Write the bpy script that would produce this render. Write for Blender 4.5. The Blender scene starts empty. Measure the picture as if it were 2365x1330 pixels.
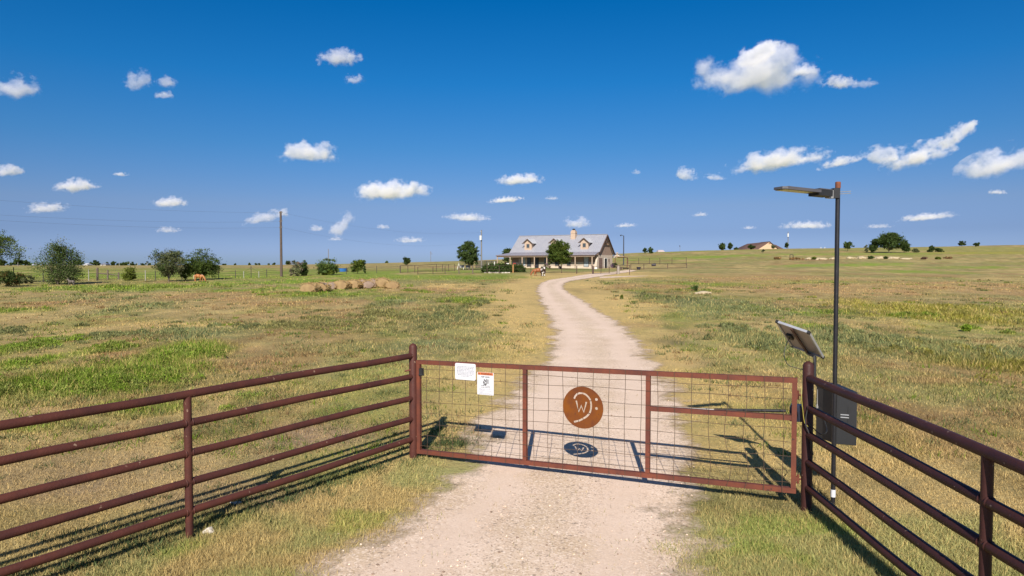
import bpy, bmesh, math, random
import numpy as np
from mathutils import Vector, Matrix

sc = bpy.context.scene
C = sc.collection
R = math.radians
random.seed(7)
rng = np.random.default_rng(11)

# ------------------------------------------------------------------ camera
FPX = 1577.0                       # focal length in photo pixels (photo 2365 wide)
PITCH = math.atan(53.0 / FPX)
EYE = 2.7
cd = bpy.data.cameras.new('camera'); cam = bpy.data.objects.new('camera', cd); C.objects.link(cam)
cd.sensor_width = 36; cd.lens = FPX / 2365 * 36; cd.clip_start = 0.1; cd.clip_end = 90000
cam.location = (0, 0, EYE); cam.rotation_euler = (math.pi / 2 - PITCH, 0, 0)
sc.camera = cam

# ------------------------------------------------------------------ sky
SUN_EL, SUN_ROT = R(33), R(184.8)
wd = bpy.data.worlds.new('World'); sc.world = wd; wd.use_nodes = True
nt = wd.node_tree; bg = nt.nodes['Background']
sky = nt.nodes.new('ShaderNodeTexSky'); sky.sky_type = 'NISHITA'; sky.sun_disc = False
sky.sun_elevation = SUN_EL; sky.sun_rotation = SUN_ROT
sky.air_density = 1.0; sky.dust_density = 0.5; sky.ozone_density = 3.0
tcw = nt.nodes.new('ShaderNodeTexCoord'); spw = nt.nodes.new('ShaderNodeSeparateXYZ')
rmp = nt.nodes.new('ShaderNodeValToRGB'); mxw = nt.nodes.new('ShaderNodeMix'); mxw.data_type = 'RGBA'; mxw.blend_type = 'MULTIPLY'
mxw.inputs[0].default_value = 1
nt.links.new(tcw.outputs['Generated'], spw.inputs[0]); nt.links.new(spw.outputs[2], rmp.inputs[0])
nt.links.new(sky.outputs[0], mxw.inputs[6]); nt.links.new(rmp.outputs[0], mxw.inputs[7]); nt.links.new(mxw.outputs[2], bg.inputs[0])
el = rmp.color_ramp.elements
SKY_TINT = [(0.0, (.40, .56, 1.0)), (.018, (.375, .505, 1.0)), (.045, (.305, .395, .74)), (.083, (.345, .42, .66)), (.164, (.185, .44, .70)), (.253, (.062, .445, .77)), (.36, (.006, .41, .765)), (.50, (.16, .44, .72)), (.70, (.52, .54, .66)), (1.0, (.80, .64, .62))]  # upper stops, above the view, made less blue to neutralise the shadow fill
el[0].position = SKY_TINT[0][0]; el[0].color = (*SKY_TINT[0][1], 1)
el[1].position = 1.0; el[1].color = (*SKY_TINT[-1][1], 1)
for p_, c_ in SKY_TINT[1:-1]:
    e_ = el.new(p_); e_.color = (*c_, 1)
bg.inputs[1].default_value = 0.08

# ------------------------------------------------------------------ sun, exposure
sl = bpy.data.lights.new('sun', 'SUN'); sl.energy = 4.6; sl.angle = R(0.53); sl.color = (1.0, .93, .82)
so = bpy.data.objects.new('sun', sl); C.objects.link(so); so.location = (0, -20, 40)
so.rotation_euler = Vector((.12, 1.43, -.93)).to_track_quat('-Z', 'Y').to_euler()
vs = sc.view_settings; vs.view_transform = 'Standard'; vs.look = 'None'; vs.exposure = 0.6; vs.gamma = 1.0; vs.use_curve_mapping = False
sc.cycles.volume_bounces = 4; sc.cycles.max_bounces = 12; sc.cycles.volume_step_rate = .35
sc.cycles.use_denoising = True

# ------------------------------------------------------------------ noise + terrain
def _hash(ix, iy, seed):
    n = (ix.astype(np.int64) * 374761393 + iy.astype(np.int64) * 668265263 + seed * 1442695041) & 0x7fffffff
    n = ((n ^ (n >> 13)) * 1274126177) & 0x7fffffff
    return ((n ^ (n >> 16)) & 0xffff) / 65535.0
def vnoise(x, y, seed=0):
    x = np.asarray(x, float); y = np.asarray(y, float)
    ix = np.floor(x); iy = np.floor(y); fx = x - ix; fy = y - iy
    u = fx * fx * (3 - 2 * fx); v = fy * fy * (3 - 2 * fy)
    a = _hash(ix, iy, seed); b = _hash(ix + 1, iy, seed); c = _hash(ix, iy + 1, seed); d = _hash(ix + 1, iy + 1, seed)
    return a + (b - a) * u + (c - a) * v + (a - b - c + d) * u * v
def fbm(x, y, seed=0, oct=4):
    s = 0; a = .5; t = 0
    for i in range(oct):
        s = s + a * vnoise(x * 2 ** i + 17.3 * i, y * 2 ** i - 9.1 * i, seed + i); t += a; a *= .55
    return s / t
def sstep(a, b, x):
    t = np.clip((np.asarray(x, float) - a) / (np.asarray(b, float) - a), 0, 1); return t * t * (3 - 2 * t)

def H(x, y):
    x = np.asarray(x, float); y = np.asarray(y, float)
    r = np.hypot(x, y)
    t = np.clip(y - 6, 0, 150)
    ramp = .0159 * (t - 4 * (1 - np.exp(-t / 4)))
    A = np.interp(x, [-200, -98, -53, -17, 56, 87, 119, 192, 223, 247, 400], [0, .4, 1.5, 2.5, 6.05, 7.1, 7.8, 8.8, 9.6, 9.2, 7.8])
    s0 = np.interp(x, [20, 80], [152, 92])
    hill = A * sstep(s0, 330, y) * (1 - .6 * sstep(360, 800, y))
    bump = .05 * (fbm(x / 3.0, y / 3.0, 3, 3) - .5) * sstep(3, 12, r) + .25 * (fbm(x / 30, y / 30, 5, 3) - .5) * sstep(25, 90, r)
    return ramp + hill + bump
def h1(x, y): return float(H(np.array([x]), np.array([y]))[0])

CP, SP = math.cos(PITCH), math.sin(PITCH)
def ray(px, py):
    X = (px - 1182.5) / FPX; Yc = -(py - 665) / FPX
    return (X, CP + Yc * SP, -SP + Yc * CP)
def at(px, py, y):
    """world point seen at photo pixel (px, py) at distance y"""
    v = ray(px, py); k = y / v[1]
    return Vector((v[0] * k, y, EYE + v[2] * k))
def g(px, py, far=320):
    """point of the terrain seen at a photo pixel"""
    v = ray(px, py); ys = np.geomspace(3, far, 1500)
    k = ys / v[1]; z = EYE + v[2] * k; hh = H(v[0] * k, ys)
    i = np.argmax(z <= hh)
    if not (z <= hh).any(): i = len(ys) - 1
    return Vector((v[0] * k[i], ys[i], float(hh[i])))
def onx(px, y):
    """terrain point at distance y in the direction of photo column px"""
    x = (px - 1182.5) / FPX * y
    return Vector((x, y, h1(x, y)))

# ------------------------------------------------------------------ materials
MATS = {}
def mat(name, col, rough=.6, col2=None, scale=6, metal=0, bump=0, bscale=40, speck=None, sscale=60, sth=.2, detail=4, spec=.5):
    if name in MATS: return MATS[name]
    m = bpy.data.materials.new(name); m.use_nodes = True; n = m.node_tree; N = n.nodes.new; L = n.links.new
    b = n.nodes['Principled BSDF']; b.inputs['Roughness'].default_value = rough; b.inputs['Metallic'].default_value = metal
    b.inputs['Specular IOR Level'].default_value = spec
    tc = N('ShaderNodeTexCoord')
    if col2 is None: col2 = tuple(c * .78 for c in col)
    nz = N('ShaderNodeTexNoise'); nz.inputs['Scale'].default_value = scale; nz.inputs['Detail'].default_value = detail; nz.inputs['Roughness'].default_value = .65
    L(tc.outputs['Object'], nz.inputs['Vector'])
    mr = N('ShaderNodeMapRange'); mr.inputs[1].default_value = .35; mr.inputs[2].default_value = .65; L(nz.outputs[0], mr.inputs[0])
    mx = N('ShaderNodeMix'); mx.data_type = 'RGBA'; mx.inputs[6].default_value = (*col, 1); mx.inputs[7].default_value = (*col2, 1); L(mr.outputs[0], mx.inputs[0])
    out = mx.outputs[2]
    if speck:
        vo = N('ShaderNodeTexNoise'); vo.inputs['Scale'].default_value = sscale; vo.inputs['Detail'].default_value = 2; L(tc.outputs['Object'], vo.inputs['Vector'])
        ms = N('ShaderNodeMapRange'); ms.inputs[1].default_value = 1 - sth - .33; ms.inputs[2].default_value = 1 - sth - .28; L(vo.outputs[0], ms.inputs[0])
        m2 = N('ShaderNodeMix'); m2.data_type = 'RGBA'; L(ms.outputs[0], m2.inputs[0]); L(out, m2.inputs[6]); m2.inputs[7].default_value = (*speck, 1); out = m2.outputs[2]
    L(out, b.inputs['Base Color'])
    if bump:
        nb = N('ShaderNodeTexNoise'); nb.inputs['Scale'].default_value = bscale; nb.inputs['Detail'].default_value = 3; L(tc.outputs['Object'], nb.inputs['Vector'])
        bp = N('ShaderNodeBump'); bp.inputs['Strength'].default_value = bump; bp.inputs['Distance'].default_value = .01; L(nb.outputs[0], bp.inputs['Height']); L(bp.outputs[0], b.inputs['Normal'])
    MATS[name] = m; return m

def leafmat(name, trans=.3, rough=.7):
    m = bpy.data.materials.new(name); m.use_nodes = True; n = m.node_tree; n.nodes.clear(); N = n.nodes.new; L = n.links.new
    o = N('ShaderNodeOutputMaterial'); at_ = N('ShaderNodeAttribute'); at_.attribute_name = 'Col'
    d = N('ShaderNodeBsdfDiffuse'); t = N('ShaderNodeBsdfTranslucent'); mx = N('ShaderNodeMixShader'); mx.inputs[0].default_value = trans
    L(at_.outputs['Color'], d.inputs[0]); L(at_.outputs['Color'], t.inputs[0]); L(d.outputs[0], mx.inputs[1]); L(t.outputs[0], mx.inputs[2]); L(mx.outputs[0], o.inputs[0])
    return m
LEAF = leafmat('foliage'); GRASS = leafmat('grass_blades', .25)

# ------------------------------------------------------------------ mesh helpers
class MB:
    def __init__(s): s.v = []; s.f = []
    def add(s, vs_, fs): o = len(s.v); s.v += [tuple(p) for p in vs_]; s.f += [tuple(i + o for i in q) for q in fs]; return s
    def hexa(s, p):   # 8 corners: bottom 4 ccw, top 4 ccw
        return s.add(p, [(3, 2, 1, 0), (4, 5, 6, 7), (0, 1, 5, 4), (1, 2, 6, 5), (2, 3, 7, 6), (3, 0, 4, 7)])
    def box(s, c, size, ux=(1, 0, 0), uy=(0, 1, 0), uz=(0, 0, 1)):
        c = Vector(c); a = Vector(ux) * size[0] / 2; b = Vector(uy) * size[1] / 2; d = Vector(uz) * size[2] / 2
        return s.hexa([c - a - b - d, c + a - b - d, c + a + b - d, c - a + b - d, c - a - b + d, c + a - b + d, c + a + b + d, c - a + b + d])
    def beam(s, p, q, w, h, up=(0, 0, 1)):
        p = Vector(p); q = Vector(q); x = (q - p).normalized(); u = Vector(up); y = u.cross(x).normalized(); z = x.cross(y)
        return s.box((p + q) / 2, ((q - p).length, w, h), x, y, z)
    def tube(s, pts, r, n=10, cap=True):
        pts = [Vector(p) for p in pts]; rs = r if isinstance(r, (list, tuple)) else [r] * len(pts)
        ref = None; o = len(s.v)
        for i, p in enumerate(pts):
            d = (pts[min(i + 1, len(pts) - 1)] - pts[max(i - 1, 0)]).normalized()
            if ref is None: ref = d.orthogonal().normalized()
            ref = (ref - d * ref.dot(d)).normalized(); b = d.cross(ref)
            for k in range(n):
                a = 2 * math.pi * k / n; s.v.append(tuple(p + (ref * math.cos(a) + b * math.sin(a)) * rs[i]))
        for i in range(len(pts) - 1):
            for k in range(n):
                k2 = (k + 1) % n; s.f.append((o + i * n + k, o + i * n + k2, o + (i + 1) * n + k2, o + (i + 1) * n + k))
        if cap:
            s.f.append(tuple(o + k for k in reversed(range(n)))); s.f.append(tuple(o + (len(pts) - 1) * n + k for k in range(n)))
        return s
    def prism(s, poly, d):   # poly: list of points (planar), d: extrusion vector
        n = len(poly); d = Vector(d); P = [Vector(p) for p in poly]
        return s.add(P + [p + d for p in P], [tuple(reversed(range(n))), tuple(range(n, 2 * n))] + [(i, (i + 1) % n, n + (i + 1) % n, n + i) for i in range(n)])
    def blob(s, c, r, seed=0, sub=2, rough=.25, flat=None):
        bm = bmesh.new(); bmesh.ops.create_icosphere(bm, subdivisions=sub, radius=1)
        rr = random.Random(seed); c = Vector(c)
        off = [rr.uniform(0, 9) for _ in range(3)]
        vs_ = []
        for v in bm.verts:
            k = 1 + rough * (math.sin(v.co.x * 3.1 + off[0]) * math.cos(v.co.y * 2.7 + off[1]) + .5 * math.sin(v.co.z * 5 + off[2] + v.co.x * 4)) + rr.uniform(-rough, rough) * .25
            p = Vector((v.co.x * r[0], v.co.y * r[1], v.co.z * r[2])) * k
            if flat is not None and p.z < flat: p.z = flat
            vs_.append(c + p)
        fs = [tuple(v.index for v in f.verts) for f in bm.faces]; bm.free()
        return s.add(vs_, fs)
    def build(s, name, m, parent=None, smooth=False, world=True, label=None, kind=None):
        """world=True: vertices were given in world space, made relative to the thing"""
        off = Vector((0, 0, 0))
        if parent is not None and world:
            p = parent
            while p is not None: off += p.location; p = p.parent
        me = bpy.data.meshes.new(name); me.from_pydata([tuple(Vector(v) - off) for v in s.v], [], s.f)
        if m: me.materials.append(m)
        if smooth:
            me.polygons.foreach_set('use_smooth', [True] * len(me.polygons))
            try: me.set_sharp_from_angle(angle=R(40))
            except Exception: pass
        me.validate(); me.update()
        o = bpy.data.objects.new(name, me); C.objects.link(o); o.parent = parent
        if label: o['label'] = label
        if kind: o['kind'] = kind
        return o

def rawmesh(name, verts, faces_n, cols=None, m=None, parent=None):
    """fast mesh of equal polygons: verts (N*k,3) already in polygon order"""
    k = faces_n; nv = len(verts); nf = nv // k
    me = bpy.data.meshes.new(name); me.vertices.add(nv); me.vertices.foreach_set('co', np.ascontiguousarray(verts, dtype=np.float32).ravel())
    me.loops.add(nv); me.loops.foreach_set('vertex_index', np.arange(nv, dtype=np.int32))
    me.polygons.add(nf); me.polygons.foreach_set('loop_start', np.arange(0, nv, k, dtype=np.int32))
    me.update(calc_edges=True)
    if cols is not None:
        a = me.color_attributes.new('Col', 'FLOAT_COLOR', 'POINT'); c4 = np.ones((nv, 4), np.float32); c4[:, :3] = cols; a.data.foreach_set('color', c4.ravel())
    if m: me.materials.append(m)
    o = bpy.data.objects.new(name, me); C.objects.link(o); o.parent = parent
    return o

def thing(name, label, cat, loc, group=None, rz=0):
    o = bpy.data.objects.new(name, None); C.objects.link(o); o.location = loc; o.rotation_euler = (0, 0, rz)
    o.empty_display_size = .3; o['label'] = label; o['category'] = cat
    if group: o['group'] = group
    return o
def tag(o, label, cat, group=None):
    o['label'] = label; o['category'] = cat
    if group: o['group'] = group
    return o
def copy_tree(o, parent=None):
    c = o.copy(); C.objects.link(c); c.parent = parent
    for ch in [k for k in C.objects if k.parent == o]: copy_tree(ch, c)
    return c
def recentre(o):
    """put a single-mesh thing's origin at its base"""
    me = o.data; n = len(me.vertices); a = np.empty(n * 3, np.float32); me.vertices.foreach_get('co', a); a = a.reshape(-1, 3)
    c = np.array([(a[:, 0].min() + a[:, 0].max()) / 2, (a[:, 1].min() + a[:, 1].max()) / 2, a[:, 2].min()])
    me.vertices.foreach_set('co', (a - c).astype(np.float32).ravel()); me.update(); o.location = c
    return o

# ------------------------------------------------------------------ the drive: paired edge pixels, near to far
EDGE = [((560, 1420), (1760, 1420)), ((700, 1330), (1650, 1330)), ((860, 1230), (1615, 1230)), ((1000, 1130), (1590, 1130)), ((1075, 1040), (1600, 1040)), ((1125, 960), (1590, 960)),
        ((1180, 895), (1560, 895)), ((1255, 819), (1508, 826)), ((1271, 757), (1458, 765)), ((1248, 698), (1378, 712)), ((1240, 672), (1325, 681)),
        ((1246, 656), (1303, 662)), ((1271, 646), (1318, 650)), ((1326, 638), (1363, 643)), ((1372, 632), (1400, 637)), ((1411, 629), (1432, 632)), ((1452, 623), (1472, 626))]
def edges3(E_):
    Lp = np.array([tuple(g(*a))[:2] for a, b in E_]); Rp = np.array([tuple(g(*b))[:2] for a, b in E_])
    return Lp, Rp
def catmull(P, n=12):
    P = np.vstack([2 * P[0] - P[1], P, 2 * P[-1] - P[-2]]); out = []
    for i in range(1, len(P) - 2):
        for t in np.linspace(0, 1, n, endpoint=False):
            a, b, c, d = P[i - 1], P[i], P[i + 1], P[i + 2]
            out.append(.5 * ((2 * b) + (-a + c) * t + (2 * a - 5 * b + 4 * c - d) * t * t + (-a + 3 * b - 3 * c + d) * t ** 3))
    out.append(P[-2]); return np.array(out)
Lr, Rr = edges3(EDGE); 
LrS, RrS = catmull(Lr), catmull(Rr)
MID = (LrS + RrS) / 2; HW = np.linalg.norm(LrS - RrS, axis=1) / 2
def road_s(x, y):
    """0 on the drive's centre line, 1 at its edge"""
    x = np.asarray(x, float); y = np.asarray(y, float); best = np.full(x.shape, 1e9)
    for i in range(0, len(MID) - 2, 2):
        a = MID[i]; b = MID[i + 2]; ab = b - a; l2 = (ab ** 2).sum()
        t = np.clip(((x - a[0]) * ab[0] + (y - a[1]) * ab[1]) / l2, 0, 1)
        d = np.hypot(x - a[0] - t * ab[0], y - a[1] - t * ab[1]) / (HW[i] + (HW[i + 2] - HW[i]) * t)
        best = np.minimum(best, d)
    return best

# ------------------------------------------------------------------ colour of the pasture (dry, olive, green, brown patches of plants)
DRY = np.array([.395, .295, .130]); STRAW = np.array([.56, .40, .165]); OLIVE = np.array([.225, .215, .085]); BROWN = np.array([.335, .212, .10])
GREEN = np.array([.145, .225, .022]); GREY = np.array([.175, .20, .088]); YOL = np.array([.25, .225, .04]); DIRT = np.array([.36, .25, .16]); DARK = np.array([.13, .12, .06]); LAWN = np.array([.19, .23, .07])
PATCH = [  # px, py, half width px, half height px, colour, plant height m
    (250, 888, 185, 46, GREEN, .5), (15, 905, 60, 60, GREEN * .7, .45), (410, 815, 95, 24, GREEN, .4), (225, 808, 55, 17, GREEN, .35), (75, 800, 65, 20, GREEN * 1.1, .35),
    (60, 716, 65, 9, GREEN, .35), (95, 832, 50, 16, GREEN * 1.1, .3), (570, 925, 40, 18, GREEN, .3), (100, 985, 80, 20, GREEN * 1.2, .3), (340, 940, 120, 20, GREEN * 1.05, .3),
    (330, 664, 220, 8, GREEN * 1.1, .3), (90, 668, 80, 6, GREEN * 1.1, .2), (560, 652, 130, 5, GREEN * 1.1, .25), (720, 650, 170, 6, GREEN * 1.1, .25), (520, 672, 90, 5, GREEN, .25), (620, 668, 60, 5, GREEN, .25),
    (740, 678, 130, 8, GREEN, .35), (905, 690, 45, 6, GREEN, .3), (960, 674, 55, 4, GREEN, .3), (860, 662, 60, 4, GREEN, .3), (300, 690, 80, 10, GREY, .3),
    (1085, 696, 62, 9, GREEN * .9, .4), (1035, 728, 88, 22, GREY * .8, .5), (865, 735, 190, 24, OLIVE * .8, .35), (700, 752, 120, 18, OLIVE * .85, .3), (330, 710, 75, 14, GREY, .35), (890, 703, 45, 12, GREY, .35),
    (430, 765, 120, 18, GREY, .35), (250, 775, 60, 14, GREY, .3), (40, 765, 60, 14, GREY, .35),
    (1120, 790, 130, 20, OLIVE, .2), (980, 800, 120, 18, GREY, .2), (800, 800, 140, 22, OLIVE, .15),
    (1180, 640, 100, 5, GREEN * .95, .2), (1075, 641, 60, 4, GREEN, .2), (1330, 623, 110, 4, LAWN, .06), (1170, 622, 90, 4, LAWN, .06), (1260, 621, 40, 3, GREEN * .9, .06),
    (1620, 657, 150, 7, GREEN * .95, .25), (1870, 650, 130, 5, GREEN * 1.1, .25), (1490, 669, 50, 5, GREEN, .25), (1605, 670, 50, 6, GREEN * .8, .3), (1760, 716, 34, 9, GREEN * .9, .35), (1858, 726, 38, 7, GREEN, .35),
    (1920, 720, 40, 6, GREEN, .3), (2100, 729, 62, 9, GREEN, .35), (2230, 756, 20, 10, GREEN, .4), (1880, 755, 50, 9, GREEN * 1.1, .3),
    (1700, 712, 150, 26, GREY, .4), (1745, 785, 85, 28, GREY * .95, .5), (2010, 790, 230, 34, GREY, .4), (2230, 725, 240, 34, YOL, .4), (2300, 840, 130, 46, YOL * .9, .45), (2150, 800, 160, 40, GREY, .35),
    (1520, 687, 80, 12, GREY * .7, .35), (1640, 640, 150, 4, GREEN, .2), (2080, 656, 80, 5, GREEN, .2), (2120, 628, 120, 4, GREEN * 1.2, .2), (1950, 612, 160, 4, GREEN * 1.3, .2), (2250, 618, 120, 3, GREEN * 1.2, .2),
    (1640, 592, 160, 5, GREEN * 1.2, .2), (1940, 586, 350, 4, GREEN * 1.2, .2), (2250, 582, 150, 5, YOL * 1.2, .2), (1880, 600, 60, 4, BROWN * .8, .2),
    (460, 683, 170, 10, BROWN, .2), (130, 703, 110, 9, BROWN, .2), (1480, 662, 150, 8, BROWN, .15), (1740, 642, 220, 10, BROWN * 1.15, .15), (1950, 668, 260, 12, BROWN * 1.2, .15), (2200, 660, 200, 12, BROWN * 1.2, .15),
    (1000, 668, 120, 9, BROWN * 1.1, .15), (640, 700, 160, 10, BROWN * 1.1, .15), (640, 838, 110, 26, BROWN * .9, .1), (260, 822, 60, 10, BROWN, .1),
    (300, 1090, 330, 70, DIRT * .85, .05), (700, 1010, 150, 40, DIRT * .9, .05), (520, 1150, 260, 35, DIRT * .8, .05), (1530, 790, 55, 14, DARK, .06), (1475, 752, 40, 6, BROWN * .8, .06), (1560, 835, 70, 20, DIRT * .8, .05),
    (1340, 676, 20, 6, DARK, .1), (1260, 745, 20, 3, BROWN, .1), (2150, 880, 180, 16, BROWN, .15), (1680, 868, 60, 10, BROWN, .1), (2260, 757, 70, 3, STRAW * 1.2, .05),
    (1185, 760, 70, 70, STRAW, .05), (1100, 860, 130, 28, STRAW, .05), (1190, 690, 50, 25, STRAW, .06), (1420, 700, 90, 22, STRAW, .06), (380, 750, 220, 8, STRAW, .08), (1060, 660, 130, 6, STRAW, .1), (1700, 900, 200, 30, STRAW, .05),
]
PW = []
for (px, py, rx, ry, col, hh) in PATCH:
    c = g(px, py); n_ = g(px, py + ry); f_ = g(px, max(py - ry, 590))
    PW.append((c.x, c.y, rx * c.y / FPX, max((c.y - n_.y), .3), max((f_.y - c.y), .3), col, hh))
def pasture(x, y):
    x = np.asarray(x, float); y = np.asarray(y, float); r = np.hypot(x, y)
    a1 = fbm(x / 7, y / 9, 21, 4); a2 = fbm(x / 1.6, y / 2.2, 31, 4); a3 = fbm(x / 14, y / 22, 41, 4); a4 = fbm(x / .5, y / .6, 51, 3)
    col = DRY + (STRAW - DRY) * (sstep(.45, .7, a2) * .6)[:, None]
    col = col + (OLIVE - col) * (sstep(.40, .58, .6 * a1 + .4 * a2) * .85)[:, None]
    col = col + (BROWN - col) * (sstep(.52, .70, .5 * a3 + .5 * a2) * .75)[:, None]
    col = col + (OLIVE * .8 - col) * (sstep(.58, .75, a4) * .45)[:, None]
    far_ = sstep(60, 130, r); GO = np.array([.20, .205, .055]); a5 = fbm(x / 4.2, y / 7.0, 121, 5); a6 = fbm(x / 11, y / 19, 131, 4); a7 = fbm(x / 2.4, y / 3.6, 141, 4)
    col = col + (GO - col) * (sstep(.50, .61, .65 * a5 + .35 * a2) * (.48 - .15 * far_))[:, None]
    col = col + (GREEN * 1.15 - col) * (sstep(.565, .67, .5 * a6 + .5 * a7) * (.36 - .2 * far_))[:, None]
    col = col + (np.array([.30, .185, .09]) - col) * (sstep(.55, .64, .6 * fbm(x / 9, y / 13, 151, 4) + .4 * a7) * .6)[:, None]
    col = col * (.86 + .28 * sstep(.35, .65, fbm(x / .9, y / 1.4, 161, 3)))[:, None]
    hgt = .045 + .05 * sstep(.45, .65, a1) + .05 * sstep(.52, .62, a5)
    far = sstep(60, 200, r)
    gb = sstep(.5, .62, fbm(x / 40, y / 26, 61, 4)) * far      # green strips far out
    col = col + (np.array([.215, .235, .05]) - col) * (gb * (.55 - .35 * sstep(150, 200, y) * (1 - sstep(-60, 10, x))))[:, None]
    # wetter ground beyond the left field fence
    lf = sstep(72, 84, y) * (1 - sstep(-8, 4, x)) * (1 - sstep(105, 150, y)) * sstep(.3, .5, a1 * .5 + a2 * .5)
    col = col + (GREEN * 1.15 - col) * (lf * .8)[:, None]; hgt = hgt + .15 * lf
    w1 = (fbm(x / 2.2, y / 3.0, 71, 4) - .5) * 2; 
    for (cx, cy, rx, rn, rf, pc, ph) in PW:
        dy = y - cy; q = np.sqrt(((x - cx) / rx) ** 2 + np.where(dy > 0, dy / rf, dy / rn) ** 2)
        m = (1 - sstep(.35, 1.35, q + w1 * .9)) * (.5 + .45 * sstep(.32, .6, a2))
        col = col + (pc - col) * m[:, None]; hgt = hgt * (1 - m) + ph * m
    nr = (np.abs(x) < 60) & (y > 9) & (y < 112); rs_ = np.full(x.shape, 9.0); rs_[nr] = road_s(x[nr], y[nr])
    sh_ = (1 - sstep(1.25, 2.3, rs_ + (a2 - .5) * 1.4)) * (.45 + .4 * sstep(.4, .6, a1)); col = col + (STRAW * 1.03 - col) * sh_[:, None]; hgt = hgt * (1 - sh_ * .6)
    # lush roadside verge in front of the fence line
    side = np.where(x < 0, (y - (9.6 + (x + 1.38) * 1.549)), (y - 7.5))
    vg = (1 - sstep(-.5, .1, side)) * (1 - sstep(9.5, 10.5, y))
    vc = DRY * 1.1 + (OLIVE * 1.5 - DRY * 1.1) * sstep(.36, .56, fbm(x / 1.1, y / 1.1, 81, 3))[:, None]
    vc = vc + (GREEN * 1.35 - vc) * (sstep(.55, .7, fbm(x / .8, y / .8, 85, 3)) * .45)[:, None]
    col = col + (vc - col) * (vg * .9)[:, None]; hgt = hgt * (1 - vg) + .078 * vg
    return col, hgt

# ------------------------------------------------------------------ ground sheet
def ground_sheet():
    th = np.concatenate([np.linspace(-180, -48, 34)[:-1], np.linspace(-48, 48, 430), np.linspace(48, 180, 34)[1:-1]])
    th = np.radians(th); nt_ = len(th)
    rr = np.concatenate([[.4, 1, 1.8], np.geomspace(2.6, 420, 300), np.geomspace(440, 30000, 50)]); nr = len(rr)
    T, RR = np.meshgrid(th, rr); X = (RR * np.sin(T)).ravel(); Y = (RR * np.cos(T)).ravel(); Z = H(X, Y)
    verts = np.stack([X, Y, Z], 1)
    i = np.arange(nr - 1)[:, None] * nt_; j = np.arange(nt_)[None, :]; j2 = (j + 1) % nt_
    q = np.stack([i + j, i + j2, i + nt_ + j2, i + nt_ + j], 2).reshape(-1, 4)[:, ::-1]
    me = bpy.data.meshes.new('ground'); me.vertices.add(len(verts)); me.vertices.foreach_set('co', verts.astype(np.float32).ravel())
    me.loops.add(q.size); me.loops.foreach_set('vertex_index', q.astype(np.int32).ravel()); me.polygons.add(len(q)); me.polygons.foreach_set('loop_start', np.arange(0, q.size, 4, dtype=np.int32))
    me.update(calc_edges=True); me.polygons.foreach_set('use_smooth', [True] * len(q))
    col, _ = pasture(X, Y)
    a = me.color_attributes.new('Col', 'FLOAT_COLOR', 'POINT'); c4 = np.ones((len(X), 4), np.float32); c4[:, :3] = col; a.data.foreach_set('color', c4.ravel())
    m = bpy.data.materials.new('pasture_soil'); m.use_nodes = True; n = m.node_tree; N = n.nodes.new; L = n.links.new; b = n.nodes['Principled BSDF']
    b.inputs['Roughness'].default_value = .95; b.inputs['Specular IOR Level'].default_value = .1
    at_ = N('ShaderNodeAttribute'); at_.attribute_name = 'Col'; tc = N('ShaderNodeTexCoord'); cur = at_.outputs['Color']
    def layer(scale, lo, hi, fac, c, sy=1.0, detail=5):
        nonlocal cur
        mp = N('ShaderNodeMapping'); mp.inputs['Scale'].default_value = (scale, scale * sy, scale); L(tc.outputs['Object'], mp.inputs[0])
        nz = N('ShaderNodeTexNoise'); nz.inputs['Scale'].default_value = 1; nz.inputs['Detail'].default_value = detail; nz.inputs['Roughness'].default_value = .7; L(mp.outputs[0], nz.inputs['Vector'])
        mr = N('ShaderNodeMapRange'); mr.inputs[1].default_value = lo; mr.inputs[2].default_value = hi; mr.inputs[4].default_value = fac; L(nz.outputs[0], mr.inputs[0])
        mx = N('ShaderNodeMix'); mx.data_type = 'RGBA'; L(mr.outputs[0], mx.inputs[0]); L(cur, mx.inputs[6]); mx.inputs[7].default_value = (*c, 1); cur = mx.outputs[2]
        return nz
    layer(.9, .5, .7, .45, tuple(OLIVE * .8)); layer(2.5, .52, .68, .5, tuple(STRAW)); layer(5, .55, .7, .55, (.12, .10, .05))
    nz = layer(16, .56, .66, .5, (.10, .085, .045)); layer(11, .6, .7, .5, (.55, .44, .22))
    bp = N('ShaderNodeBump'); bp.inputs['Strength'].default_value = .8; bp.inputs['Distance'].default_value = .05; L(nz.outputs[0], bp.inputs['Height']); L(bp.outputs[0], b.inputs['Normal'])
    L(cur, b.inputs['Base Color']); me.materials.append(m)
    o = bpy.data.objects.new('ground', me); C.objects.link(o); o['kind'] = 'structure'; return o
ground_sheet()

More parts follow.
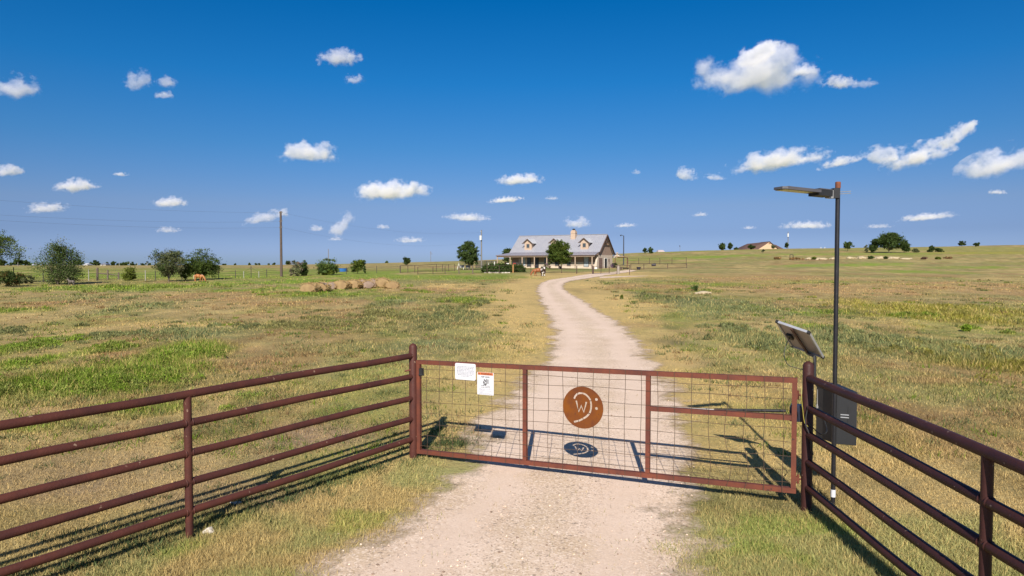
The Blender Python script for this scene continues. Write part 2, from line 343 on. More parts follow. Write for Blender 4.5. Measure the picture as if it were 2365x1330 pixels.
def gravelmat():
    m = bpy.data.materials.new('caliche_gravel'); m.use_nodes = True; n = m.node_tree; N = n.nodes.new; L = n.links.new; b = n.nodes['Principled BSDF']
    b.inputs['Roughness'].default_value = .92; b.inputs['Specular IOR Level'].default_value = .2
    tc = N('ShaderNodeTexCoord'); P = tc.outputs['Object']
    def noise(s, d=4, ro=.65):
        z = N('ShaderNodeTexNoise'); z.inputs['Scale'].default_value = s; z.inputs['Detail'].default_value = d; z.inputs['Roughness'].default_value = ro; L(P, z.inputs['Vector']); return z.outputs[0]
    def rng_(i, a, c, lo=0, hi=1):
        r = N('ShaderNodeMapRange'); r.inputs[1].default_value = a; r.inputs[2].default_value = c; r.inputs[3].default_value = lo; r.inputs[4].default_value = hi; L(i, r.inputs[0]); return r.outputs[0]
    def mix(f, a, c):
        x = N('ShaderNodeMix'); x.data_type = 'RGBA'; L(f, x.inputs[0])
        if isinstance(a, tuple): x.inputs[6].default_value = (*a, 1)
        else: L(a, x.inputs[6])
        if isinstance(c, tuple): x.inputs[7].default_value = (*c, 1)
        else: L(c, x.inputs[7])
        return x.outputs[2]
    c = mix(rng_(noise(.9), .38, .62), (.72, .555, .435), (.58, .43, .31))
    c = mix(rng_(noise(.45), .52, .66, 0, .6), c, (.58, .44, .28))
    ea = N('ShaderNodeAttribute'); ea.attribute_name = 'edge'
    rut = N('ShaderNodeMath'); rut.operation = 'MULTIPLY_ADD'; L(noise(.6, 3), rut.inputs[0]); rut.inputs[1].default_value = .35; L(ea.outputs['Fac'], rut.inputs[2])
    rb = N('ShaderNodeMath'); rb.operation = 'SUBTRACT'; L(rut.outputs[0], rb.inputs[0]); rb.inputs[1].default_value = .66; rc = N('ShaderNodeMath'); rc.operation = 'ABSOLUTE'; L(rb.outputs[0], rc.inputs[0])
    rutf = rng_(rc.outputs[0], .06, .24, 1, 0); crown = rng_(rut.outputs[0], .20, .42, .5, 0); outer = rng_(rut.outputs[0], .92, 1.15, 0, .55)
    c = mix(crown, c, (.56, .43, .29)); c = mix(outer, c, (.55, .415, .27)); vo = N('ShaderNodeTexVoronoi'); vo.inputs['Scale'].default_value = 58; L(P, vo.inputs['Vector'])
    sepc = N('ShaderNodeSeparateColor'); L(vo.outputs['Color'], sepc.inputs[0])
    c = mix(rng_(sepc.outputs[0], .55, 1, 0, .8), c, (.84, .69, .57))
    c = mix(rng_(sepc.outputs[1], .72, .95, 0, .75), c, (.40, .29, .215))
    c = mix(rng_(noise(15, 3), .61, .66, 0, .6), c, (.17, .125, .10))
    rf = N('ShaderNodeMath'); rf.operation = 'MULTIPLY'; L(rutf, rf.inputs[0]); rf.inputs[1].default_value = .7; c = mix(rf.outputs[0], c, (.70, .54, .43))
    L(c, b.inputs['Base Color'])
    bp = N('ShaderNodeBump'); bp.inputs['Strength'].default_value = .35; bp.inputs['Distance'].default_value = .012; L(noise(45, 3, .7), bp.inputs['Height']); L(bp.outputs[0], b.inputs['Normal'])
    at_ = N('ShaderNodeAttribute'); at_.attribute_name = 'edge'
    ad = N('ShaderNodeMath'); ad.operation = 'MULTIPLY_ADD'; L(noise(.75, 7, .72), ad.inputs[0]); ad.inputs[1].default_value = -1.5; ad.inputs[2].default_value = 1.55
    gt = N('ShaderNodeMapRange'); L(at_.outputs['Fac'], gt.inputs[0]); L(ad.outputs[0], gt.inputs[1])
    a2 = N('ShaderNodeMath'); a2.operation = 'ADD'; L(ad.outputs[0], a2.inputs[0]); a2.inputs[1].default_value = .24; L(a2.outputs[0], gt.inputs[2]); gt.inputs[3].default_value = 1; gt.inputs[4].default_value = 0
    L(gt.outputs[0], b.inputs['Alpha'])
    return m
GRAVEL = gravelmat()
def strip(name, Ls, Rs, nx=28, over=1.35, dz=.016):
    n = len(Ls); s = np.linspace(-over, over, nx); M = (Ls + Rs) / 2; D = (Rs - Ls) / 2
    P = M[:, None, :] + D[:, None, :] * s[None, :, None]; X = P[..., 0].ravel(); Y = P[..., 1].ravel()
    Z = H(X, Y) + dz + np.clip(np.hypot(X, Y) - 30, 0, 80) * .0003
    i = np.arange(n - 1)[:, None] * nx; j = np.arange(nx - 1)[None, :]
    q = np.stack([i + j, i + j + 1, i + nx + j + 1, i + nx + j], 2).reshape(-1, 4)
    me = bpy.data.meshes.new(name); me.from_pydata(np.stack([X, Y, Z], 1).tolist(), [], q.tolist()); me.polygons.foreach_set('use_smooth', [True] * len(q))
    a = me.attributes.new('edge', 'FLOAT', 'POINT'); a.data.foreach_set('value', np.tile(np.abs(s), n).astype(np.float32))
    me.materials.append(GRAVEL); o = bpy.data.objects.new(name, me); C.objects.link(o); o['kind'] = 'structure'; return o
near = np.array([[LrS[0][0] - .5, 1.0]]); nearR = np.array([[RrS[0][0] + .5, 1.0]])
strip('gravel_drive', np.vstack([near, near * [1, 0] + [0, 2.5], near * [1, 0] + [0, 3.8], catmull(Lr, 24)]), np.vstack([nearR, nearR * [1, 0] + [0, 2.5], nearR * [1, 0] + [0, 3.8], catmull(Rr, 24)]))
TL, TR = edges3([((1385, 639), (1385, 643)), ((1420, 638), (1420, 641.5)), ((1460, 637.3), (1460, 639.2)), ((1496, 637), (1496, 637.6))])
strip('side_track', catmull(TL, 10), catmull(TR, 10), 14, 1.5, .002)

# ------------------------------------------------------------------ grass and weeds (uncountable)
def blades(name, x, y, h, w, col, lean=.5, mats=GRASS, z0=0):
    n = len(x); z = H(x, y) - .01 + z0
    a = rng.uniform(0, 2 * math.pi, n); dx = np.cos(a) * w / 2; dy = np.sin(a) * w / 2
    la = rng.uniform(0, 2 * math.pi, n); lv = rng.uniform(0, lean, n) * h
    tip = np.stack([x + np.cos(la) * lv, y + np.sin(la) * lv, z + h * rng.uniform(.6, 1, n)], 1)
    V = np.empty((n, 3, 3)); V[:, 0] = np.stack([x - dx, y - dy, z], 1); V[:, 1] = np.stack([x + dx, y + dy, z], 1); V[:, 2] = tip
    cc = np.repeat(np.clip(col, 0, 1)[:, None, :], 3, 1)
    o = rawmesh(name, V.reshape(-1, 3), 3, cc.reshape(-1, 3), mats); o['kind'] = 'stuff'; return o
def scatter(n, d0, d1, pw=1.0, xr=1.02):
    u = rng.uniform(0, 1, n); d = (d0 ** -pw + u * (d1 ** -pw - d0 ** -pw)) ** (-1 / pw)
    t = rng.uniform(-.76 * xr, .76 * xr, n); return t * d, d
def clusterise(x, y, k, rad):
    n = len(x); X = np.repeat(x, k) + rng.normal(0, 1, n * k) * np.repeat(rad, k); Y = np.repeat(y, k) + rng.normal(0, 1, n * k) * np.repeat(rad, k); return X, Y
def meadow():
    x, y = scatter(160000, 4.2, 90, .75, 1.2)
    s = road_s(x, y); keep = s > 1.0 + (fbm(x / .7, y / .7, 91, 4) - .5) * .9
    stray = rng.uniform(0, 1, len(x)) < .015
    x = x[keep | stray]; y = y[keep | stray]
    rad = .03 + .004 * y; X, Y = clusterise(x, y, 5, rad)
    col, hg = pasture(X, Y); d = np.hypot(X, Y)
    j = rng.normal(0, 1, len(X)); col = col * (1.05 + .28 * j[:, None]).clip(.45, 1.7)
    pale = rng.uniform(0, 1, len(X)) < .22; col[pale] = col[pale] * .45 + STRAW * .75
    low = rng.uniform(0, 1, len(X)) < .25; hgt = hg * (.62 + .38 * (hg < .14)) * rng.uniform(.4, 1.3, len(X)); hgt[low] *= .5
    w = np.maximum(.0055, .00095 * d) * rng.uniform(.7, 1.4, len(X))
    blades('meadow_grass', X, Y, np.maximum(hgt, .02), w, col, .9)
meadow()
def weeds():
    """bushy weeds standing in the patches"""
    Xs = []; Ys = []; Zs = []; Hs = []; Ws = []; Cs = []
    for (cx, cy, rx, rn, rf, pc, ph) in PW:
        if ph < .28 or cy > 95: continue
        area = math.pi * rx * (rn + rf) / 2; n = int(min(230, max(20, area * (16 if cy < 25 else 3))))
        a = rng.uniform(0, 2 * math.pi, n); q = np.abs(rng.normal(0, .62, n)).clip(0, 1.5); x = cx + np.cos(a) * q * rx; yy = np.sin(a) * q; y = cy + np.where(yy > 0, yy * rf, yy * rn)
        keep = (fbm(x / 1.1, y / 1.6, 101, 3) > .5) & (fbm(x / 3, y / 4, 105, 2) > rng.uniform(.2, .5, n)); x = x[keep]; y = y[keep]
        if not len(x): continue
        near_ = cy < 32; k = 130 if near_ else 30
        mr_ = (.16 + .0045 * cy) * rng.uniform(.6, 1.5, len(x)); mh = ph * .5 * rng.uniform(.3, 1.25, len(x)); mc = (1 + .16 * rng.normal(0, 1, len(x))).clip(.6, 1.5)
        a = rng.uniform(0, 2 * math.pi, (len(x), k)); q = rng.uniform(0, 1, (len(x), k)) ** .6; X = (x[:, None] + np.cos(a) * q * mr_[:, None]).ravel(); Y = (y[:, None] + np.sin(a) * q * mr_[:, None]).ravel()
        z0 = (mh[:, None] * np.sqrt(1 - .95 * q ** 2) * rng.uniform(.35, 1.0, (len(x), k)) ** .7).ravel(); d = np.hypot(X, Y)
        mix_ = np.repeat(rng.uniform(0, .55, len(x)), k)[:, None]; c = (pc[None, :] * (1 - mix_) + OLIVE * 1.1 * mix_) * np.repeat(mc, k)[:, None] * (1 + .28 * rng.normal(0, 1, (len(X), 1))).clip(.4, 1.8)
        yt = rng.uniform(0, 1, len(X)) < .10; c[yt] = c[yt] * .4 + np.array([.30, .26, .08])
        ll = np.maximum(.05, .0034 * d) * rng.uniform(.5, 1.3, len(X))
        Xs.append(X); Ys.append(Y); Zs.append(z0 - ll * .5); Hs.append(ll); Ws.append(np.maximum(.008, .0013 * d) * rng.uniform(.6, 1.3, len(X))); Cs.append(c)
    blades('pasture_weeds', np.concatenate(Xs), np.concatenate(Ys), np.concatenate(Hs), np.concatenate(Ws), np.concatenate(Cs), 1.1, z0=np.maximum(np.concatenate(Zs), 0))
    n = 2600; x, y = scatter(n, 9.5, 75, .55); kp = (road_s(x, y) > 1.15) & (fbm(x / 5, y / 7, 171, 3) > rng.uniform(.3, .65, n)); x = x[kp]; y = y[kp]; k = 26
    X, Y = clusterise(x, y, k, rng.uniform(.05, .16, len(x)) * (1 + y / 40)); pal = np.array([GREY * .8, GREEN * .8, OLIVE * .8, BROWN * .7, np.array([.11, .13, .05])])[rng.integers(0, 5, len(x))]; d = np.hypot(X, Y)
    c = np.repeat(pal, k, 0) * (1 + .25 * rng.normal(0, 1, (len(X), 1))).clip(.4, 1.7); blades('scattered_weeds', X, Y, rng.uniform(.04, .16, len(X)) * (1 + .006 * d), np.maximum(.008, .0012 * d), c, 1.2)
    # low grey-green creeping weeds under the left fence and by the gate post
    n = 150; t = rng.uniform(0, 1, n); x = -1.2 - 3.6 * t + rng.normal(0, .22, n); y = 9.9 - 5.0 * t + rng.normal(0, .22, n)
    x = np.concatenate([x, -.95 + rng.normal(0, .22, 40)]); y = np.concatenate([y, 10.2 + rng.normal(0, .35, 40)])
    x2, y2 = scatter(170, 6, 15, 1); kp = (x2 < -1.0) & (y2 > 9.8 + (x2 + 1.38) * 1.5); x = np.concatenate([x, x2[kp]]); y = np.concatenate([y, y2[kp]])
    X, Y = clusterise(x, y, 34, rng.uniform(.03, .10, len(x))); c = np.array([.085, .11, .045])[None] * (1 + .3 * rng.normal(0, 1, (len(X), 1))).clip(.4, 1.8)
    blades('creeping_weeds', X, Y, rng.uniform(.02, .11, len(X)), rng.uniform(.008, .02, len(X)), c, 1.4)
weeds()
def pebbles():
    n = 6500; x, y = scatter(n, 4, 22, 1.2, .8); s = road_s(x, y); k = (s < .98 + rng.normal(0, .05, n)); x = x[k]; y = y[k]
    dens = fbm(x / .8, y / .8, 111, 3) + rng.uniform(-.25, .25, len(x)); k = dens > .42; x = x[k]; y = y[k]
    n = len(x); r = rng.gamma(2.0, .0034, n).clip(.003, .017); z = H(x, y) + .016 + r * .25
    oct_ = np.array([[1, 0, 0], [0, 1, 0], [-1, 0, 0], [0, -1, 0], [0, 0, .7], [0, 0, -.7]], float); F = np.array([[0, 1, 4], [1, 2, 4], [2, 3, 4], [3, 0, 4], [1, 0, 5], [2, 1, 5], [3, 2, 5], [0, 3, 5]])
    a = rng.uniform(0, 6.28, n); V = oct_[None] * r[:, None, None] * rng.uniform(.6, 1.3, (n, 6, 1))
    ca = np.cos(a)[:, None]; sa = np.sin(a)[:, None]; VX = V[..., 0] * ca - V[..., 1] * sa + x[:, None]; VY = V[..., 0] * sa + V[..., 1] * ca + y[:, None]; VZ = V[..., 2] + z[:, None]
    P = np.stack([VX, VY, VZ], 2)[:, F].reshape(-1, 3)
    base = np.where(rng.uniform(0, 1, (n, 1)) < .42, np.array([[.25, .18, .14]]), np.array([[.62, .48, .38]])) * (1 + .2 * rng.normal(0, 1, (n, 1))).clip(.5, 1.4)
    m = leafmat('pebble_stone', 0); o = rawmesh('gravel_pebbles', P, 3, np.repeat(base, 24, 0), m); o['kind'] = 'stuff'
pebbles()

# ------------------------------------------------------------------ foreground metalwork
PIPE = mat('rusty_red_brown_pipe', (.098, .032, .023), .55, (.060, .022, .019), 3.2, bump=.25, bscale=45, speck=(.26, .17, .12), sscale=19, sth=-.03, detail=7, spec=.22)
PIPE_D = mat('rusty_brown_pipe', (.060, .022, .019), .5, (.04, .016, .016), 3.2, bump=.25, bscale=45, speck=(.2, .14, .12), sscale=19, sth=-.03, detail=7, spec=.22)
GATE_M = mat('rust_primed_steel', (.165, .048, .027), .65, (.10, .033, .024), 3.5, detail=7, spec=.25, bump=.25, bscale=50, speck=(.07, .03, .024), sscale=20, sth=0)
WIRE = mat('weathered_wire', (.12, .075, .048), .5, (.09, .06, .045), 20, metal=.3)
DISC = mat('orange_rust_plate', (.175, .056, .010), .85, (.11, .036, .017), 5.5, detail=8, spec=.1, speck=(.09, .035, .02), sscale=20, sth=-.03, bump=.1)
BLACK = mat('black_painted_metal', (.010, .010, .013), .4, (.016, .015, .019), 12, speck=(.07, .065, .06), sscale=60, sth=-.03)
BOX_G = mat('charcoal_cabinet', (.019, .0195, .023), .45, (.015, .0155, .018), 4, bump=.05)
BOX_D = mat('dark_cabinet_side', (.020, .020, .022), .5, (.026, .025, .027), 4)
ALU = mat('aluminium', (.55, .56, .60), .38, (.45, .46, .5), 8, metal=.55)
PANELB = mat('panel_backsheet', (.42, .36, .33), .55, (.36, .31, .28), 3)
BLK = mat('black_plastic', (.012, .012, .014), .5, (.02, .02, .022), 6)
BLUEB = mat('blue_black_plastic', (.02, .03, .07), .4, (.012, .016, .03), 6)
WHITE = mat('white_enamel', (.60, .605, .64), .5, (.56, .565, .60), 5)
INK = mat('black_ink', (.03, .03, .035), .6); GREYINK = mat('grey_ink', (.25, .25, .30), .6)
ORANGE = mat('orange_print', (.62, .16, .035), .5, (.55, .13, .03), 5)
RUST = mat('orange_rust', (.22, .07, .028), .85, (.13, .045, .025), 30)
LENS = mat('led_lens', (.62, .58, .36), .25, (.55, .50, .30), 30)
STEEL = mat('galvanised_steel', (.42, .41, .40), .4, (.33, .32, .31), 15, metal=.5)

PL = g(955, 1056); PR = g(1862, 1179)          # gate posts
def pipe_fence(label, base, nxt, rails, post_top, gate_r, m, pin=False, n_more=1, ext=2.2):
    t = thing('pipe_fence', label, 'fence', base)
    d = (nxt - base); d.z = 0
    hp = post_top - base.z
    MB().tube([base - Vector((0, 0, .05)), base + Vector((0, 0, hp - .05)), base + Vector((0, 0, hp - .02)), base + Vector((0, 0, hp))], [gate_r, gate_r, gate_r * .8, gate_r * .2], 20).build('gate_post', m, t, True)
    posts = [base + d * (k + 1) for k in range(n_more + 1)]
    for p in posts:
        zt = rails[0] - .03; MB().tube([Vector((p.x, p.y, h1(p.x, p.y) - .05)), Vector((p.x, p.y, base.z + zt))], .038, 16).build('post', m, t, True)
    end = base + d * ext
    for i, rh in enumerate(rails):
        a = Vector((base.x, base.y, base.z + rh)); b = Vector((end.x, end.y, base.z + rh - (.03 if i < 5 else 0)))
        pts = [a.lerp(b, k / 8) + Vector((0, 0, -.006 * math.sin(k * 1.9 + i))) for k in range(9)]
        rl = MB().tube(pts, .0385 if i else .041, 16).build('rail', m, t, True)
        if i:
            dn_ = d.normalized()
            for p in posts:
                for s_ in (-1, 1):
                    c_ = Vector((p.x, p.y, a.z + (b.z - a.z) * ((p - base).length / (end - base).length))) + dn_ * s_ * .036
                    MB().tube([c_ - dn_ * .006, c_, c_ + dn_ * .006], [.041, .0445, .041], 16).build('weld_bead', m, rl, True)
    return t
P2 = g(438, 1241)
lf = pipe_fence('red brown five rail pipe fence on the left side of the gate', PL, P2, [at(947, 821, PL.y).z - PL.z, at(947, 868, PL.y).z - PL.z, at(947, 918, PL.y).z - PL.z, at(947, 966, PL.y).z - PL.z, at(947, 1014, PL.y).z - PL.z], at(955, 793, PL.y).z, .056, PIPE)
q0 = at(935, 857, PL.y - .06); MB().tube([q0, at(950, 854, PL.y - .04)], .011, 8).build('hinge_pin', GATE_M, lf, True)
rt_h = 1.42
ra = at(1862, 868, PR.y).z
rp2 = Vector(((2291 - 1182.5) / FPX * 4.5, 4.5, 0)); 
rrails = [at(1870, py, PR.y).z - PR.z for py in (872, 940, 1001, 1065, 1125)]
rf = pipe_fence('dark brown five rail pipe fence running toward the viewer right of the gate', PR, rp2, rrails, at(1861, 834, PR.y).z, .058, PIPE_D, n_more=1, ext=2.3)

# gate ------------------------------------------------------------
g0 = at(968, 940, PL.y - .02); g1 = at(1834, 1000, PR.y + .03)
gx = Vector((g1.x - g0.x, g1.y - g0.y, 0)); GL = gx.length; gx.normalize(); gn = Vector((gx.y, -gx.x, 0))   # gn points to the viewer
zt0 = at(968, 836, g0.y).z; zt1 = at(1834, 878, g1.y).z; zb0 = at(968, 1042, g0.y).z; zb1 = at(1834, 1132, g1.y).z
def gp(s, v, n=0.0):
    """point on the gate: s 0..1 along, v 0 bottom..1 top, n metres toward the viewer"""
    p = g0 + gx * (GL * s); zt = zt0 + (zt1 - zt0) * s; zb = zb0 + (zb1 - zb0) * s
    return Vector((p.x, p.y, zb + (zt - zb) * v)) + gn * n
def gs(px):
    X = (px - 1182.5) / FPX; return (X * g0.y - g0.x) / (gx.x * GL - X * gx.y * GL)
def gv(px, py):
    s = gs(px); p = gp(s, 0); z = at(px, py, p.y).z; zb = gp(s, 0).z; zt = gp(s, 1).z; return s, (z - zb) / (zt - zb)
gate = thing('driveway_gate', 'rust coloured steel driveway gate with wire mesh and round emblem', 'gate', Vector((g1.x, g1.y, h1(g1.x, g1.y))))
FW = .056
MB().beam(gp(0, 1) - gx * FW / 2, gp(1, 1) + gx * FW / 2, FW, FW).build('top_rail', GATE_M, gate)
MB().beam(gp(0, 0) - gx * FW / 2, gp(1, 0) + gx * FW / 2, FW, FW).build('bottom_rail', GATE_M, gate)
def upr(s, name, a=.03, b=.0295):
    p = gp(s, 0); q = gp(s, 1); MB().beam(p + Vector((0, 0, FW / 2 + .001)), q - Vector((0, 0, FW / 2 + .001)), FW - .004, FW - .004, gx).build(name, GATE_M, gate)
upr(0, 'end_upright'); upr(1, 'end_upright'); s1 = gs(1213); s2 = gs(1499); upr(s1, 'upright'); upr(s2, 'upright')
_, vm0 = gv(1503, 943); _, vm1 = gv(1826, 964)
MB().beam(gp(s2, vm0) + gx * .028, gp(1, vm1) - gx * .028, .05, .055).build('middle_bar', GATE_M, gate)
for v in (.925, .835, .695, .565, .44, .315, .19, .075):
    pts = [gp(s, v + .006 * math.sin(s * 23 + v * 40) * (1 - abs(2 * s - 1) * .3) - (.03 * math.exp(-((s - .86) / .05) ** 2) if v < .4 else 0), .031) for s in np.linspace(.006, .994, 40)]
    MB().tube(pts, .0032, 6).build('horizontal_wire', WIRE, gate, True)
nv = 24
for i in range(nv):
    s = (i + .75) / (nv + .3)
    b_ = .012 * math.exp(-((s - .87) / .05) ** 2)
    pts = [gp(s + .0012 * math.sin(v * 7 + i) + b_ * math.sin(v * 9) * (1 - v), v, .037) for v in np.linspace(-.025, 1.03, 14)]
    MB().tube(pts, .0032, 6).build('vertical_wire', WIRE, gate, True)

def curve_plate(name, outer, holes, thick, origin, ux, uy, m, parent):
    """flat plate with real holes, built from a filled outline"""
    cu = bpy.data.curves.new(name, 'CURVE'); cu.dimensions = '2D'; cu.fill_mode = 'BOTH'; cu.extrude = thick / 2
    for poly in [outer] + holes:
        sp = cu.splines.new('POLY'); sp.points.add(len(poly) - 1); sp.use_cyclic_u = True
        for p, q in zip(sp.points, poly): p.co = (q[0], q[1], 0, 1)
    tmp = bpy.data.objects.new('tmp', cu); C.objects.link(tmp); dg = bpy.context.evaluated_depsgraph_get()
    me = bpy.data.meshes.new_from_object(tmp.evaluated_get(dg)); bpy.data.objects.remove(tmp); bpy.data.curves.remove(cu)
    M = Matrix((Vector((*ux, 0)), Vector((*uy, 0)), Vector((*Vector(ux).cross(Vector(uy)), 0)), Vector((0, 0, 0, 1)))).transposed(); M.translation = origin
    off = Vector((0, 0, 0)); p = parent
    while p is not None: off += p.location; p = p.parent
    me.transform(Matrix.Translation(-off) @ M); me.name = name; me.materials.clear(); me.materials.append(m)
    o = bpy.data.objects.new(name, me); C.objects.link(o); o.parent = parent; return o
def ring(c, r, n=24, ry=None): return [(c[0] + r * math.cos(2 * math.pi * k / n), c[1] + (ry or r) * math.sin(2 * math.pi * k / n)) for k in range(n)]
def stroke(pts, w):
    P = [Vector(p) for p in pts]; l = []; r = []
    for i, p in enumerate(P):
        a = (P[i] - P[i - 1]).normalized() if i else (P[1] - P[0]).normalized(); b = (P[i + 1] - P[i]).normalized() if i < len(P) - 1 else a
        na = Vector((-a.y, a.x)); nb = Vector((-b.y, b.x)); m = (na + nb); m = m / max(m.dot(na), .55); 
        l.append(p + m * w / 2); r.append(p - m * w / 2)
    return [tuple(v) for v in l + r[::-1]]
sd, vd = gv(1350, 939.5); DC = gp(sd, vd, .048); DRAD = .262
def em(p): return ((p[0] - 485) / 295 * DRAD, -(p[1] - 482) / 300 * DRAD)
arcs = [[(358, 366), (370, 330), (398, 297), (436, 279), (482, 276)], [(488, 277), (530, 294), (565, 324), (588, 355), (598, 376)], [(599, 382), (606, 430), (605, 480), (596, 520), (583, 553)],
        [(579, 558), (550, 594), (522, 619), (490, 639)], [(485, 643), (440, 669), (400, 685), (354, 698)]]
holes = [stroke([em(p) for p in a], .0225) for a in arcs] + [stroke([em(p) for p in [(388, 390), (425, 546), (462, 456), (498, 546), (537, 396)]], .022)] + [ring(em((681, 350)), .018, 16), ring(em((683, 478)), .018, 16)]
disc = curve_plate('emblem_plate', ring((0, 0), DRAD, 72), holes, .005, DC, gx, Vector((0, 0, 1)), DISC, gate)
disc['label'] = 'round orange rust plate with cut out letter W, curved bar and two dots'

def text_mesh(body, size, origin, ux, uy, m, parent, name='lettering', align='CENTER', sx=1.0):
    cu = bpy.data.curves.new(name, 'FONT'); cu.body = body; cu.size = size; cu.align_x = align; cu.extrude = .0006; cu.offset = size * .012; cu.resolution_u = 2
    tmp = bpy.data.objects.new('tmp', cu); C.objects.link(tmp); dg = bpy.context.evaluated_depsgraph_get()
    me = bpy.data.meshes.new_from_object(tmp.evaluated_get(dg)); bpy.data.objects.remove(tmp); bpy.data.curves.remove(cu)
    ux = Vector(ux); uy = Vector(uy)
    M = Matrix((Vector((*(ux * sx), 0)), Vector((*uy, 0)), Vector((*ux.cross(uy), 0)), Vector((0, 0, 0, 1)))).transposed(); M.translation = origin
    off = Vector((0, 0, 0)); p = parent
    while p is not None: off += p.location; p = p.parent
    me.transform(Matrix.Translation(-off) @ M); me.name = name; me.materials.clear(); me.materials.append(m)
    o = bpy.data.objects.new(name, me); C.objects.link(o); o.parent = parent; return o
def roundrect(w, h, r, n=5):
    out = []
    for cx, cy, a0 in ((w / 2 - r, h / 2 - r, 0), (-w / 2 + r, h / 2 - r, 90), (-w / 2 + r, -h / 2 + r, 180), (w / 2 - r, -h / 2 + r, 270)):
        for k in range(n + 1):
            a = R(a0 + 90 * k / n); out.append((cx + r * math.cos(a), cy + r * math.sin(a)))
    return out
UP = Vector((0, 0, 1))
# plain white notice
sa, va = gv(1078.5, 857); cs = gp(sa, va, .052); wv = (gs(1102.5) - gs(1055)) * GL; hv = 38.5 / FPX * cs.y
notice = curve_plate('notice_sign', roundrect(wv, hv, .022), [], .003, cs, gx, UP, WHITE, gate); notice['label'] = 'white rounded notice with lines of faint grey handwriting'
mb = MB(); rs = random.Random(3)
for r_ in range(8):
    yy = hv * (.30 - r_ * .083); half = wv * (.42 if r_ < 6 else (.36 if r_ == 6 else .20)); x = -half
    while x < half - .01:
        l = rs.uniform(.008, .03); l = min(l, half - x); mb.box(cs + gx * (x + l / 2) + UP * (yy + rs.uniform(-.001, .001)) + gn * .0022, (l, .0012, .0075), gx, gn, UP); x += l + rs.uniform(.004, .008)
mb.build('lettering', GREYINK, notice, kind='stuff')
# warning sign
sa, va = gv(1125, 884.5); cs = gp(sa, va, .053); ww = (gs(1144) - gs(1106)) * GL; wh = 52.5 / FPX * cs.y
warn = curve_plate('warning_sign', roundrect(ww, wh, .008), [], .003, cs, gx, UP, WHITE, gate); warn['label'] = 'white warning sign with orange header WARNING and KEEP CLEAR text'
def wp(x, y, n=.0022): return cs + gx * (x * ww) + UP * (y * wh) + gn * n
MB().box(wp(0, .435), (ww * .92, .0012, wh * .115), gx, gn, UP).build('header_band', ORANGE, warn)
text_mesh('WARNING', wh * .125, wp(.07, .392, .0034), gx, UP, INK, warn, sx=.95)
mb = MB(); mb.prism([wp(-.44, .395, .003), wp(-.33, .395, .003), wp(-.385, .475, .003)], gn * .001); mb.build('alert_triangle', INK, warn)
text_mesh('KEEP CLEAR!', wh * .085, wp(0, .27, .0026), gx, UP, INK, warn, sx=.85)
mb = MB(); mb.box(wp(.155, .10), (ww * .055, .001, wh * .20), gx, gn, UP)
for a_, b_ in (((-.12, .02), (.06, .13)), ((-.12, .02), (.02, -.03)), ((-.12, .10), (-.02, .15)), ((.06, .02), (.06, .22)), ((-.10, .20), (.03, .12)), ((-.14, -.08), (.06, .02)), ((-.02, -.09), (.08, .0)), ((-.13, .03), (-.13, .10))):
    mb.beam(wp(*a_), wp(*b_), .001, .009, UP if abs(a_[1] - b_[1]) < .001 else gn.cross(wp(*b_) - wp(*a_)))
mb.build('pictogram', INK, warn)
text_mesh('Moving Gate Can Cause Serious', wh * .045, wp(0, -.11), gx, UP, INK, warn, sx=.75); text_mesh('Injury, Death, or Property Damage', wh * .045, wp(0, -.175), gx, UP, INK, warn, sx=.7)
mb = MB()
for r_, (a_, b_) in enumerate(((-.42, .40), (-.40, -.02), (-.36, .38), (-.36, -.1), (-.36, .25), (-.42, .42))):
    x = a_
    while x < b_:
        l = min(rs.uniform(.03, .09), b_ - x + .01); mb.box(wp(x + l / 2, -.235 - r_ * .045), (l * ww, .0008, .005), gx, gn, UP); x += l + .02
mb.build('fine_print', GREYINK, warn, kind='stuff')
# latch, ring, hinges
sv = gv(975, 858); MB().box(gp(*sv, .03), (.05, .05, .10), gx, gn, UP).tube([gp(sv[0], sv[1] - .03, .05) - gx * .03, gp(sv[0], sv[1] - .03, .05) + gx * .05], .01, 8).build('latch', BLK, gate)
sv = gv(980, 892); pc = gp(*sv, .02); MB().tube([pc + gx * .018 * math.cos(a) + UP * .018 * math.sin(a) for a in np.linspace(-2.6, 2.6, 14)], .003, 6).build('latch_ring', WIRE, gate, True)
for px, py in ((1843, 912), (1843, 1106)):
    c = at(px, py, (g1.y + PR.y) / 2 + .02); h_ = MB(); h_.box(c - gx * .03, (.05, .03, .05), gx, gn, UP); h_.tube([c - gx * .02, c + gx * .10], .011, 8); h_.tube([c + UP * .05, c - UP * .05], .013, 8); h_.build('hinge', GATE_M, gate)

# gate opener
oc = at(1834, 955, g1.y + .13)
op = thing('gate_opener', 'black electric gate opener arm behind the middle bar of the gate', 'gate opener', oc)
MB().box(oc + gx * .02, (.13, .12, .155), gx, gn, UP).build('motor_housing', BLUEB, op)
MB().box(oc + gx * .02 + UP * .09, (.11, .10, .03), gx, gn, UP).build('housing_lid', BLUEB, op)
MB().tube([at(1815, 949, g1.y + .12), at(1650, 946, gp(gs(1650), .5).y + .10)], .017, 10).build('actuator_arm', BLK, op, True)
MB().tube([at(1650, 946, gp(gs(1650), .5).y + .10), at(1535, 941, gp(gs(1535), .5).y + .09)], .009, 8).build('push_rod', STEEL, op, True)
MB().box(oc + gx * .12, (.09, .04, .05), gx, gn, UP).build('mounting_bracket', BLK, op)

